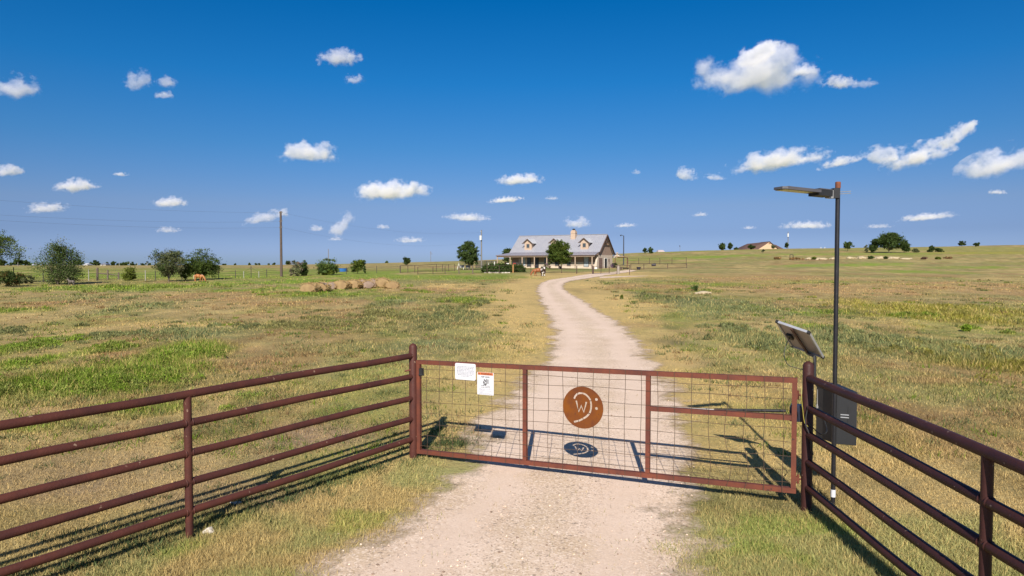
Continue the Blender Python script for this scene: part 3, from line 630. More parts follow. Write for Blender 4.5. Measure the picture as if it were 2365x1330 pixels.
# solar panel on the right gate post
yA = PR.y + .10
A_ = at(1795, 743, yA); B_ = at(1868, 768, yA - .26); D_ = at(1838, 802, yA + .34)
u = (B_ - A_); v = (D_ - A_); v = v - u * (v.dot(u) / u.dot(u)) * .6; D_ = A_ + v; C_ = B_ + v
u.normalize(); vn = v.normalized(); nn = u.cross(vn).normalized()
if nn.y > 0: nn = -nn                     # nn: out of the back sheet, toward the viewer
pb = Vector((PR.x + .07, PR.y, at(1872, 850, PR.y).z))
sp_ = thing('solar_panel', 'small tilted solar panel with grey back on top of the right gate post', 'solar panel', pb)
Lu = (B_ - A_).length; Lv = (D_ - A_).length; cc_ = (A_ + C_) / 2
mb = MB(); mb.hexa([A_, B_, C_, D_] + [p - nn * .006 for p in (A_, B_, C_, D_)]); mb.build('back_sheet', PANELB, sp_)
GLASSM = mat('dark_solar_glass', (.01, .014, .04), .12, (.014, .018, .05), 4)
ins = [p.lerp(cc_, .06) - nn * .0075 for p in (A_, B_, C_, D_)]; MB().hexa([p for p in ins] + [p - nn * .004 for p in ins]).build('solar_glass', GLASSM, sp_)
for p, q in ((A_, B_), (B_, C_), (C_, D_), (D_, A_)):
    e = (q - p).normalized(); MB().beam(p + e * .0145, q - e * .0145, .024, .026, nn).build('frame_bar', ALU, sp_)
for p in (A_, B_, C_, D_): MB().box(p, (.03, .03, .032), u, vn, nn).build('corner_cap', BLK, sp_)
mA = A_.lerp(B_, .48); mD = D_.lerp(C_, .55)
MB().beam(mA + nn * .022, mD + nn * .022, .03, .014, nn).build('support_strut', GATE_M if False else mat('brown_strut', (.10, .05, .04), .6), sp_)
jb = A_ + u * Lu * .22 + v * .45; MB().box(jb + nn * .02, (.06, .10, .025), u, vn, nn).build('junction_box', BLK, sp_)
ptop = Vector((PR.x + .075, PR.y + .01, at(1874, 845, PR.y).z))
MB().tube([ptop - UP * .12, ptop + UP * .02, ptop + UP * .10, mD + nn * .02], .017, 10).build('mounting_arm', BLK, sp_, True)
cab = [jb + nn * .03, at(1815, 800, yA), at(1811, 820, yA - .02), at(1820, 842, PR.y), at(1845, 851, PR.y - .02), Vector((PR.x - .06, PR.y, at(1855, 853, PR.y).z))]
cabS = [Vector(p) for p in catmull(np.array([tuple(p) for p in cab]), 8)]
MB().tube(cabS, .0042, 6).build('cable', BLK, sp_, True)

# lamp pole
LB = Vector(((1932 - 1182.5) / FPX * 7.62, 7.62, 0)); LB.z = h1(LB.x, LB.y)
lp = thing('lamp_post', 'tall thin black pole with a flat solar lamp head and rusty cap', 'lamp post', LB)
ztop = at(1931, 428, 7.62).z
MB().tube([LB - UP * .1, Vector((LB.x, LB.y, ztop - .02))], .0245, 14).build('pole', BLACK, lp, True)
MB().tube([Vector((LB.x, LB.y, ztop - .03)), Vector((LB.x, LB.y, ztop + .035)), Vector((LB.x, LB.y, ztop + .04))], [.029, .029, .02], 14).build('cap', RUST, lp, True)
za, zb_ = at(1931, 1147, 7.62).z, at(1931, 1130, 7.62).z
MB().tube([Vector((LB.x, LB.y, za)), Vector((LB.x, LB.y, zb_))], .027, 14).build('white_tape', WHITE, lp, True)
hc = at(1916, 446, 7.60); he = at(1797, 434, 7.35); hx = (he - hc).normalized(); hy = Vector((-hx.y, hx.x, 0)).normalized(); hz = hx.cross(hy)
if hz.z < 0: hz = -hz
HLn = (he - hc).length
LH = mat('lamp_grey', (.09, .085, .095), .4, (.07, .066, .075), 5)
def hb(t0, t1, w0, w1, z0, z1):
    p = [hc + hx * (HLn * t0) + hy * s * w0 / 2 + hz * z0 for s in (-1, 1)]; q = [hc + hx * (HLn * t1) + hy * s * w1 / 2 + hz * z0 for s in (-1, 1)]
    pt = [hc + hx * (HLn * t0) + hy * s * w0 / 2 + hz * z1 for s in (-1, 1)]; qt = [hc + hx * (HLn * t1) + hy * s * w1 / 2 + hz * z1 for s in (-1, 1)]
    return MB().hexa([p[0], p[1], q[1], q[0], pt[0], pt[1], qt[1], qt[0]])
mb = hb(.28, .93, .17, .19, -.016, .016); nb_ = hb(.9302, 1.0, .19, .13, -.013, .012); mb.add(nb_.v, nb_.f)
head = mb.build('lamp_head', LH, lp)
hb(.42, .95, .13, .14, -.020, -.0165).build('led_lens', LENS, head)
hb(.04, .31, .15, .16, -.045, .022).build('driver_housing', BLK, lp); hb(.06, .30, .155, .165, .0225, .032).build('housing_cover', LH, lp)
MB().box(hc + hx * -.0 + UP * -.012, (.07, .06, .09), hx, hy, hz).build('knuckle', STEEL, lp); MB().box(Vector((LB.x - .03, LB.y, hc.z - .0)), (.07, .08, .11)).build('clamp', BLK, lp)
for dz in (-.01, .012): MB().tube([Vector((LB.x, LB.y - .03, hc.z + dz)), Vector((LB.x + .13, LB.y - .03, hc.z + dz + .008))], .0035, 6).build('clamp_bolt', STEEL, lp, True)

# equipment cabinet behind the fence, strapped to the lamp pole
Mx = at(1930, 960, 7.68); Lx = at(1885, 960, 8.02); Rx = at(1979, 960, 7.60)
ez = UP; eb = (Vector((Lx.x, Lx.y, 0)) - Vector((Mx.x, Mx.y, 0))); er = (Vector((Rx.x, Rx.y, 0)) - Vector((Mx.x, Mx.y, 0)))
zlo = at(1929, 1025, 7.68).z; zhi = at(1929, 905, 7.68).z
M0 = Vector((Mx.x, Mx.y, zlo)); hgt_ = zhi - zlo
bx = thing('equipment_cabinet', 'charcoal metal equipment cabinet fixed behind the thin lamp pole', 'cabinet', Vector((Mx.x, Mx.y, zlo)))
ern = er.normalized(); ebn = eb.normalized()
P = [M0, M0 + er, M0 + er + eb, M0 + eb]; mb = MB(); mb.hexa(P + [p + UP * hgt_ for p in P]); mb.build('body', BOX_D, bx)
fn = Vector((ern.y, -ern.x, 0)); 
if fn.y > 0: fn = -fn
cR = M0 + er * .5 + UP * hgt_ * .5 + fn * .012; MB().box(cR, (er.length * .98, .02, hgt_ * .97), ern, fn, UP).build('door', BOX_G, bx)
dr = cR + fn * .013
for dz in (-.012, .018): MB().box(dr + UP * (hgt_ * .05 + dz) - ern * er.length * .08, (.085, .008, .010), ern, fn, UP).build('latch_bar', ALU, bx)
MB().box(dr - ern * -er.length * .10 + UP * .02, (.012, .006, hgt_ * .42), ern, fn, UP).build('door_rib', BOX_G, bx)
Pt = [p + (p - (M0 + er / 2 + eb / 2)) * .05 for p in P]; mb = MB(); t0 = UP * (hgt_ + .002); mb.hexa([p + t0 for p in Pt] + [Pt[0] + t0 + UP * .022, Pt[1] + t0 + UP * .006, Pt[2] + t0 + UP * .05, Pt[3] + t0 + UP * .065]); mb.build('lid', BOX_G, bx)
ant = at(1888, 905, 7.95); MB().tube([ant - UP * .17, ant - UP * .02, ant + UP * .03], [.006, .004, .004], 6).tube([ant - UP * .19, ant - UP * .15], .013, 8).build('antenna', STEEL, bx, True)
# loose cables on the post
def cable(label, pts, r=.006, m=BLK):
    p = [Vector(q) for q in catmull(np.array([tuple(q) for q in pts]), 8)]
    o = MB().tube(p, r, 6).build('cable', m, None, True); recentre(o); return tag(o, label, 'cable')
fr = PR.y - .075
cable('black cable hanging in a loop on the right gate post', [at(1866, 938, fr), at(1860, 975, fr), at(1868, 1000, fr - .02), at(1874, 1030, fr - .03), at(1877, 1050, fr - .02), at(1872, 1030, fr - .01), at(1876, 1000, fr)], .008)
cable('thin black cable sagging from cabinet to the third rail of the fence', [at(1890, 935, 7.75), at(1902, 965, 7.6), at(1910, 995, 7.45), at(1896, 1003, 7.1), at(1880, 990, 7.3), at(1866, 975, fr)], .006)
cable('thin yellow green wire running down the side of the right gate post', [at(1852, 895, fr + .03), at(1851, 915, fr), at(1854, 945, fr), at(1858, 975, fr), at(1866, 985, fr)], .004, mat('yellow_wire', (.35, .30, .05), .5))

# pale stones at the left fence
STONE = mat('limestone', (.58, .52, .44), .9, (.42, .37, .30), 9, bump=.4, bscale=20)
for (px, py, r_, lab) in ((482, 1230, .055, 'pale stone lying beside the foot of the left fence post'), (546, 1166, .05, 'flat grey stone lying under the bottom rail of the left fence')):
    p = g(px, py); o = MB().blob(p + UP * r_ * .1, (r_ * 1.2, r_ * .8, r_ * .55), px, 2, .5).build('stone', STONE, None); recentre(o); tag(o, lab, 'stone')

# ------------------------------------------------------------------ trees and shrubs
BARK = mat('bark', (.13, .10, .08), .9, (.08, .065, .05), 8, bump=.5, bscale=25)
G1 = np.array([.075, .105, .024]); G2 = np.array([.070, .105, .032]); G3 = np.array([.12, .15, .028]); GG = np.array([.125, .135, .066]); GD = np.array([.052, .076, .024])
def foliage_mesh(name, blobs, n, size, col, parent, col2=None, f2=.3, clump=60, var=.28):
    """leaf-sized faces gathered in clumps through the crown's volume; blobs: (centre, radii)"""
    vol = np.array([b[1][0] * b[1][1] * b[1][2] for b in blobs]) ** .75; vol /= vol.sum()
    nc = max(6, n // clump); bi = rng.choice(len(blobs), nc, p=vol)
    dirv = rng.normal(0, 1, (nc, 3)); dirv /= np.linalg.norm(dirv, axis=1)[:, None]; rad = rng.uniform(.25, 1, (nc, 1)) ** .45
    cen = np.array([b[0] for b in blobs])[bi] + dirv * rad * np.array([b[1] for b in blobs])[bi] * rng.uniform(.85, 1.1, (nc, 1))
    cr = np.array([min(b[1]) for b in blobs])[bi] * .26
    ci = rng.integers(0, nc, n); pos = cen[ci] + rng.normal(0, 1, (n, 3)) * cr[ci][:, None] * np.array([1, 1, .75])
    lo = min(b[0][2] - b[1][2] for b in blobs); pos[:, 2] = np.maximum(pos[:, 2], lo)
    a = rng.normal(0, 1, (n, 3)); a /= np.linalg.norm(a, axis=1)[:, None]; t = rng.normal(0, 1, (n, 3)); b = np.cross(a, t); b /= np.linalg.norm(b, axis=1)[:, None]
    s = size * rng.uniform(.5, 1.4, (n, 1)); V = np.stack([pos - a * s, pos - b * s * .45, pos + a * s, pos + b * s * .45], 1)
    cj = (1 + var * rng.normal(0, 1, nc)).clip(.55, 1.7); base = np.repeat(col[None], nc, 0)
    if col2 is not None: k = rng.uniform(0, 1, nc) < f2; base[k] = col2
    c = base[ci] * cj[ci][:, None] * (1 + .15 * rng.normal(0, 1, (n, 1))).clip(.5, 1.6)
    off = Vector((0, 0, 0)); p = parent
    while p is not None: off += p.location; p = p.parent
    return rawmesh(name, V.reshape(-1, 3) - np.array(off), 4, np.repeat(c, 4, 0).clip(0, 1), LEAF, parent)
def tree(name, label, cat, base, h, w, trunk=.25, col=G1, col2=None, n=2500, shape='round', group=None, limbs=5, size=None, seed=1, lean=0, part='crown'):
    rr = random.Random(seed); t = thing(name, label, cat, base, group)
    d = max(base.y, 5); size = size or max(.05, .0011 * d)
    cb = base.z + h * trunk; ch = h - h * trunk
    mb = MB(); r0 = max(.035 * h * .7, .04) * (.45 if shape == 'bush' else 1)
    if limbs:
        top = base + Vector((lean, 0, h * trunk + ch * .35)); mb.tube([base - UP * .1, base + Vector((lean * .3, 0, h * trunk * .6)), top], [r0, r0 * .75, r0 * .4], 8)
        for k in range(limbs):
            a = rr.uniform(0, 6.28); q = base + Vector((lean + math.cos(a) * w * .27, math.sin(a) * w * .27, h * rr.uniform(.5, .82))); s_ = base + Vector((lean * .3, 0, h * trunk * rr.uniform(.4, 1.1)))
            mb.tube([s_, s_.lerp(q, .5) + UP * h * .04, q], [r0 * .5, r0 * .3, r0 * .1], 6)
        mb.build('trunk', BARK, t, True)
    bl = []
    if shape == 'round': k_ = 9
    elif shape == 'bush': k_ = 10
    elif shape == 'dome': k_ = 0
    else: k_ = 8
    for k in range(k_):
        a = rr.uniform(0, 6.28); q = rr.uniform(.1, .62); zz = rr.uniform(.12, .86)
        wid = math.sin(math.pi * min(max(zz * .85 + .12, 0), 1)) if shape == 'round' else (1 - .55 * zz)
        if shape == 'cone': wid = 1.1 * (1 - .8 * zz)
        c = Vector((base.x + lean + math.cos(a) * q * w / 2 * wid, base.y + math.sin(a) * q * w / 2 * wid, cb + ch * zz))
        rxy = w * rr.uniform(.20, .32) * (.55 + .45 * wid); rz = min(ch * rr.uniform(.15, .24), c.z - cb + ch * .06, cb + ch - c.z + ch * .05); bl.append((tuple(c), (rxy, rxy, max(rz, ch * .1))))
    if shape == 'dome':
        for k in range(18):
            a = k * 2.4 + rr.uniform(-.4, .4); zz = (k + .5) / 18; rad = (math.sin(math.pi * (zz * .80 + .17)) ** .8) * w * .36; c = (base.x + lean + math.cos(a) * rad, base.y + math.sin(a) * rad, cb + ch * (.10 + .80 * zz)); q = w * rr.uniform(.13, .19); bl.append((c, (q, q, q * .85)))
        bl.append(((base.x + lean, base.y, cb + ch * .40), (w * .32, w * .32, ch * .36)))
    else: bl.append(((base.x + lean, base.y, cb + ch * .5), (w * .36, w * .36, ch * .42)))
    foliage_mesh(part, bl, int(n * 2.1), size, col * 1.12, t, col2, clump=45)
    return t
def pxtree(name, label, cat, px, pb, ptop, wpx, d=None, **k):
    b = g(px, pb) if d is None else onx(px, d)
    if d is not None: b.z = min(b.z, at(px, pb, d).z + .3) if k.pop('sink', False) else b.z
    hh = at(px, ptop, b.y).z - b.z; ww = wpx / FPX * b.y
    return tree(name, label, cat, b, hh, ww, **k)
# left hand field edge
pxtree('tree', 'large green tree cut by the left picture edge, crown high', 'tree', -28, 655, 535, 140, trunk=.32, n=5200, col=G1, col2=G3, seed=3)
pxtree('shrub', 'dark bush with rust tinted leaves under the left edge tree', 'shrub', 18, 662, 624, 90, trunk=.02, limbs=3, n=2400, shape='bush', col=GD, col2=np.array([.13, .09, .03]), seed=4)
pxtree('shrub', 'low grey green bush just left of the tall shrub above the donkey', 'shrub', 62, 655, 632, 40, trunk=.02, limbs=3, n=800, shape='bush', col=GG, seed=44)
pxtree('shrub', 'tall dense shrub with feathery top standing behind the donkey', 'shrub', 134, 657, 555, 118, trunk=.0, limbs=7, n=6500, shape='bush', col=G2, col2=GG, seed=5)
pxtree('shrub', 'yellow green bush by the short brace fence', 'shrub', 299, 648, 614, 40, trunk=.0, limbs=4, n=1500, shape='bush', col=G3, col2=np.array([.13, .15, .03]), seed=6)
pxtree('tree', 'grey green bushy tree left of the grazing palomino horse', 'tree', 390, 650, 572, 82, trunk=.14, limbs=7, n=4200, col=GG * .85, col2=G2, seed=7)
pxtree('tree', 'dark green spreading tree behind the grazing palomino horse', 'tree', 466, 646, 571, 92, trunk=.10, limbs=7, n=4800, shape='round', col=G1, col2=GD, seed=8)
pxtree('shrub', 'bright green bush between the two field trees, beside the horse', 'shrub', 428, 648, 600, 38, trunk=.0, limbs=3, n=1500, shape='bush', col=G3, seed=9)
pxtree('shrub', 'bush with bare pinkish twigs just right of the tall utility pole', 'shrub', 683, 638, 597, 42, trunk=.02, limbs=9, n=900, shape='bush', col=GG, col2=np.array([.22, .16, .13]), seed=10)
pxtree('shrub', 'dark upright bush second to the right of the tall utility pole', 'shrub', 703, 637, 603, 26, trunk=.0, limbs=3, n=1100, shape='bush', col=GD, col2=G2, seed=11)
pxtree('tree', 'broad green bushy tree behind the near hay bales', 'tree', 755, 635, 594, 64, trunk=.06, limbs=6, n=3000, shape='bush', col=G2, col2=G3, seed=12)
pxtree('tree', 'small round green tree behind the right half of hay bales', 'tree', 826, 632, 598, 42, trunk=.10, limbs=5, n=2000, col=G1, col2=G3, seed=13)
pxtree('shrub', 'low dark sapling at the right foot of the small round tree', 'shrub', 842, 632, 612, 9, trunk=.0, limbs=2, n=300, shape='bush', col=GD, seed=14)
pxtree('tree', 'small dark rounded tree alone on the rise left of the farmhouse', 'tree', 940, 608, 592, 21, d=205, trunk=.1, limbs=3, n=900, col=GD, seed=15)
# yard trees
pxtree('tree', 'full round dark green tree beside the transformer pole', 'tree', 1083, 623, 556, 51, trunk=.17, limbs=6, n=5200, col=GD * 1.05, col2=G2, seed=16, shape='dome')
pxtree('tree', 'leafy green tree on the lawn in front of the farmhouse porch', 'tree', 1291, 622, 556, 62, trunk=.25, limbs=7, n=6500, col=G1, col2=G3 * .8, seed=17, shape='dome')
pxtree('tree', 'dark tree showing behind the left end of the farmhouse roof', 'tree', 1174, 612, 570, 30, d=168, trunk=.2, limbs=4, n=1600, col=GD, seed=18)
# right hand rise
for i, (px, pb, pt, w_, lab, kw) in enumerate([
    (1490, 585, 573, 14, 'small dark bush on the skyline right of the yard light pole', dict(shape='bush', trunk=0, limbs=2, n=500)),
    (1502, 585, 572, 16, 'round dark bush second on the skyline right of the yard light', dict(shape='bush', trunk=0, limbs=2, n=600)),
    (1668, 579, 560, 18, 'tallest dark tree left of the brown roofed house', dict(trunk=.05, limbs=3, n=1000)),
    (1685, 579, 561, 12, 'narrow dark tree in the middle left of the brown roofed house', dict(trunk=.05, limbs=3, n=700)),
    (1699, 578, 571, 14, 'low dark bush nearest the left end of the brown roofed house', dict(shape='bush', trunk=0, limbs=2, n=450)),
    (1735, 578, 565, 20, 'round tree standing in front of the brown roofed house', dict(trunk=.1, limbs=3, n=900)),
    (1785, 577, 566, 12, 'pale thin tree by the right wing of the brown roofed house', dict(trunk=.15, limbs=3, n=450, col=GG)),
    (1816, 574, 560, 10, 'dark narrow tree at the foot of the pole beyond the brown roof', dict(trunk=.1, limbs=3, n=500)),
    (1762, 585, 575, 9, 'tiny bare sapling on the slope below the brown roofed house', dict(trunk=.2, limbs=4, n=180, col=GG)),
    (1958, 580, 558, 27, 'small spreading tree just right of the lamp pole', dict(trunk=.28, limbs=6, n=1100, col=G2)),
    (2000, 582, 564, 10, 'thin grey sapling left of the big oak on the rise', dict(trunk=.1, limbs=4, n=260, col=GG)),
    (2053, 584, 538, 78, 'big spreading dark oak on the right hand rise', dict(trunk=.16, limbs=8, n=6000, col=GD * 1.05, col2=G2)),
    (2018, 584, 560, 22, 'smaller oak standing against the left side of the big oak', dict(trunk=.14, limbs=4, n=1100, col=GD)),
    (2088, 584, 554, 26, 'smaller oak standing against the right side of the big oak', dict(trunk=.14, limbs=4, n=1400, col=GD * 1.1)),
    (2114, 583, 573, 20, 'low scrub bush at the right foot of the oak group', dict(shape='bush', trunk=0, limbs=2, n=500, col=GG)),
    (2151, 582, 567, 20, 'dark twiggy bush right of the oak group', dict(shape='bush', trunk=0, limbs=4, n=700)),
    (2168, 582, 571, 20, 'low dark bush touching the twiggy bush right of the oak group', dict(shape='bush', trunk=0, limbs=2, n=600)),
    (2220, 574, 557, 18, 'small dark tree on the far right skyline', dict(trunk=.15, limbs=4, n=800)),
    (2255, 571, 560, 16, 'smallest dark tree furthest right on the skyline', dict(trunk=.12, limbs=4, n=650)),
]):
    k = dict(col=GD, seed=30 + i); k.update(kw); dd = 290 if pb < 580 else None
    if 1660 < px < 1820 and px != 1762: dd = 312
    pxtree('tree' if kw.get('shape') != 'bush' else 'shrub', lab, 'tree' if kw.get('shape') != 'bush' else 'shrub', px, pb, pt, w_, d=dd, **k)
# far trees on the left horizon
FAR = [(-5, 594, 60, 500), (42, 595, 46, 480), (62, 603, 30, 520), (182, 601, 28, 520), (209, 606, 14, 560), (222, 598, 20, 540), (243, 607, 26, 600), (261, 603, 15, 560), (284, 607, 30, 640), (306, 609, 30, 700), (345, 609, 8, 620), (331, 610, 8, 700),
       (519, 609, 9, 650), (544, 611, 7, 700), (577, 608, 8, 600), (592, 608, 7, 620), (599, 609, 6, 650), (633, 607, 10, 560), (621, 611, 7, 700), (893, 606, 8, 420), (665, 603, 18, 330)]
WORDS = ['widest', 'second', 'third', 'fourth', 'fifth', 'sixth', 'seventh', 'eighth', 'ninth', 'tenth', 'eleventh', 'twelfth']
for i, (px, pt, w_, d) in enumerate(FAR):
    if px < 70: lab = ['far tree mass on the horizon at the left picture edge', 'broad far tree on the horizon between left edge tree and tall shrub', 'low far tree right against the tall shrub, left side'][i]
    elif px < 350: lab = 'far dark tree on the left horizon, %s from the tall shrub' % ['first', 'second', 'third', 'fourth', 'fifth', 'sixth', 'seventh', 'eighth', 'ninth'][min(sorted([f[0] for f in FAR if 70 < f[0] < 350]).index(px), 8)]
    elif px < 660: lab = 'tiny far tree on the horizon, %s to the right of the horse trees' % ['first', 'second', 'third', 'fourth', 'fifth', 'sixth', 'seventh', 'eighth'][sorted([f[0] for f in FAR if 350 < f[0] < 660]).index(px)]
    else: lab = 'tiny far bush on the horizon beside the small dark rounded tree' if px > 800 else 'far dark tree just behind the bush right of the utility pole'
    b = onx(px, d); hh = at(px, pt, d).z - b.z
    tree('tree', lab, 'tree', b, max(hh, 2), w_ / FPX * d, trunk=.04, limbs=1, n=int(60 + w_ * 14), col=GD * 1.1, shape='bush', seed=60 + i, group='far trees along the left horizon', size=.5 + .0004 * d)

def treeline():
    bl = []
    for px in np.arange(-60, 352, 6):
        d = 760; b = onx(px, d); w_ = random.uniform(3, 6) / FPX * d; hh = random.uniform(2.5, 6) / FPX * d; bl.append(((b.x, b.y, b.z + hh * .7), (w_, w_, hh)))
    o = foliage_mesh('treeline', bl, 5200, .75, GD * 1.1, None, G2); o['kind'] = 'stuff'; recentre(o)
    o['label'] = 'low dark far treeline along the left horizon'
treeline()

# ------------------------------------------------------------------ hay bales
HAY = mat('weathered_hay', (.345, .235, .11), .95, (.24, .155, .075), 2.2, bump=.9, bscale=22, detail=8)
HAYG = mat('grey_weathered_hay', (.33, .24, .185), .95, (.22, .155, .12), 2.2, bump=.9, bscale=22, detail=8)
NET = mat('lilac_net_wrap', (.30, .26, .32), .7, (.22, .18, .22), 12)
def bale(label, px, pb, wpx, hpx, yaw, m, seed, net=False):
    b = g(px, pb); r_ = wpx / 2 / FPX * b.y; hh = hpx * .86 / FPX * b.y
    t = thing('hay_bale', label, 'hay bale', b, 'round hay bales in the pasture')
    n, L_ = 22, r_ * 1.45; rr = random.Random(seed); d = Vector((math.sin(yaw), math.cos(yaw), 0)); sx = Vector((d.y, -d.x, 0)); vs_ = []; fs = []
    K = 7
    for k in range(K):
        e = abs(k / (K - 1) * 2 - 1); sc_ = 1 - .10 * max(0, e - .6) / .4
        for i in range(n):
            a = 2 * math.pi * i / n; lump = 1 + .09 * math.sin(a * 2 + k * 1.3 + seed) + .06 * math.sin(a * 5 - k * 2.1 + seed * 2) + rr.uniform(-.04, .04); x = math.cos(a) * r_ * sc_ * lump; z = hh * .5 + math.sin(a) * hh * .52 * sc_ * lump; x *= 1 + .12 * max(0, -math.sin(a)); z = max(z, -.02)
            vs_.append(b + sx * x + d * ((k / (K - 1) - .5) * L_) + UP * z)
    for k in range(K - 1):
        for i in range(n): j = (i + 1) % n; fs.append((k * n + i, k * n + j, (k + 1) * n + j, (k + 1) * n + i))
    c0 = len(vs_); vs_.append(b - d * (L_ / 2 + .04) + UP * hh * .5); vs_.append(b + d * (L_ / 2 + .04) + UP * hh * .5)
    for i in range(n): j = (i + 1) % n; fs.append((c0, i, j) if False else (i, j, c0)[::-1]); fs.append(((K - 1) * n + i, (K - 1) * n + j, c0 + 1))
    MB().add(vs_, fs).build('straw_roll', m, t, True)
    if net:
        mb = MB(); vs_ = []; fs = []
        for k in range(3):
            for i in range(9):
                a = R(30 + 120 * i / 8); vs_.append(b + sx * math.cos(a) * r_ * 1.03 + d * ((k / 2 - .5) * L_ * .9) + UP * (hh * .5 + math.sin(a) * hh * .55))
        for k in range(2):
            for i in range(8): fs.append((k * 9 + i, k * 9 + i + 1, k * 9 + 10 + i, k * 9 + 9 + i))
        mb.add(vs_, fs).build('net_wrap', NET, t)
    # loose straw
    k = 900; a = rng.uniform(0, 2 * math.pi, k); q = r_ * (1 + rng.uniform(-.1, .08, k)); L2 = rng.uniform(-.5, .5, k) * L_
    zz = hh * .5 + np.sin(a) * hh * .52; px_ = np.array(b)[None] + np.array(sx)[None] * (np.cos(a) * q)[:, None] + np.array(d)[None] * L2[:, None]; px_[:, 2] = b.z + np.maximum(zz, 0)
    e = rng.normal(0, 1, (k, 3)); e /= np.linalg.norm(e, axis=1)[:, None]; V = np.stack([px_ - e * .01, px_ + e * .13, px_ + e * .08 + rng.normal(0, .03, (k, 3))], 1) - np.array(b)
    cc = np.array([.45, .31, .14])[None] * (1 + .25 * rng.normal(0, 1, (k, 1))).clip(.5, 1.5); o = rawmesh('loose_straw', V.reshape(-1, 3), 3, np.repeat(cc, 3, 0).clip(0, 1), GRASS, t); o['kind'] = 'stuff'
bale('leftmost golden hay bale, sagging, in the green grass', 718, 676, 40, 25, .3, HAY, 1)
bale('hay bale with lilac net wrap on top beside the leftmost bale', 744, 674, 34, 24, .25, HAY, 2, True)
bale('low pale hay bale half hidden behind the net wrapped one', 770, 668, 34, 18, .5, HAYG, 3)
bale('golden hay bale third from the right of the net wrapped one, long and low', 791, 668, 40, 22, .25, HAY, 4)
bale('golden rounded hay bale in the middle of the row', 818, 667, 32, 23, .15, HAY, 5)
bale('grey pink hay bale right of the middle golden one', 836, 665, 27, 22, -.35, HAYG, 6)
bale('darkest grey hay bale with its round end facing right', 849, 666, 25, 20, -.45, HAYG, 7)
bale('grey pink hay bale left of the tall shaggy bale', 862, 664, 25, 22, -.4, HAYG, 8)
bale('tall shaggy golden hay bale near the right end of the row', 883, 664, 32, 25, -.2, HAY, 9)
bale('collapsed golden hay bale at the right end of the row', 904, 666, 34, 17, -.3, HAY, 10)

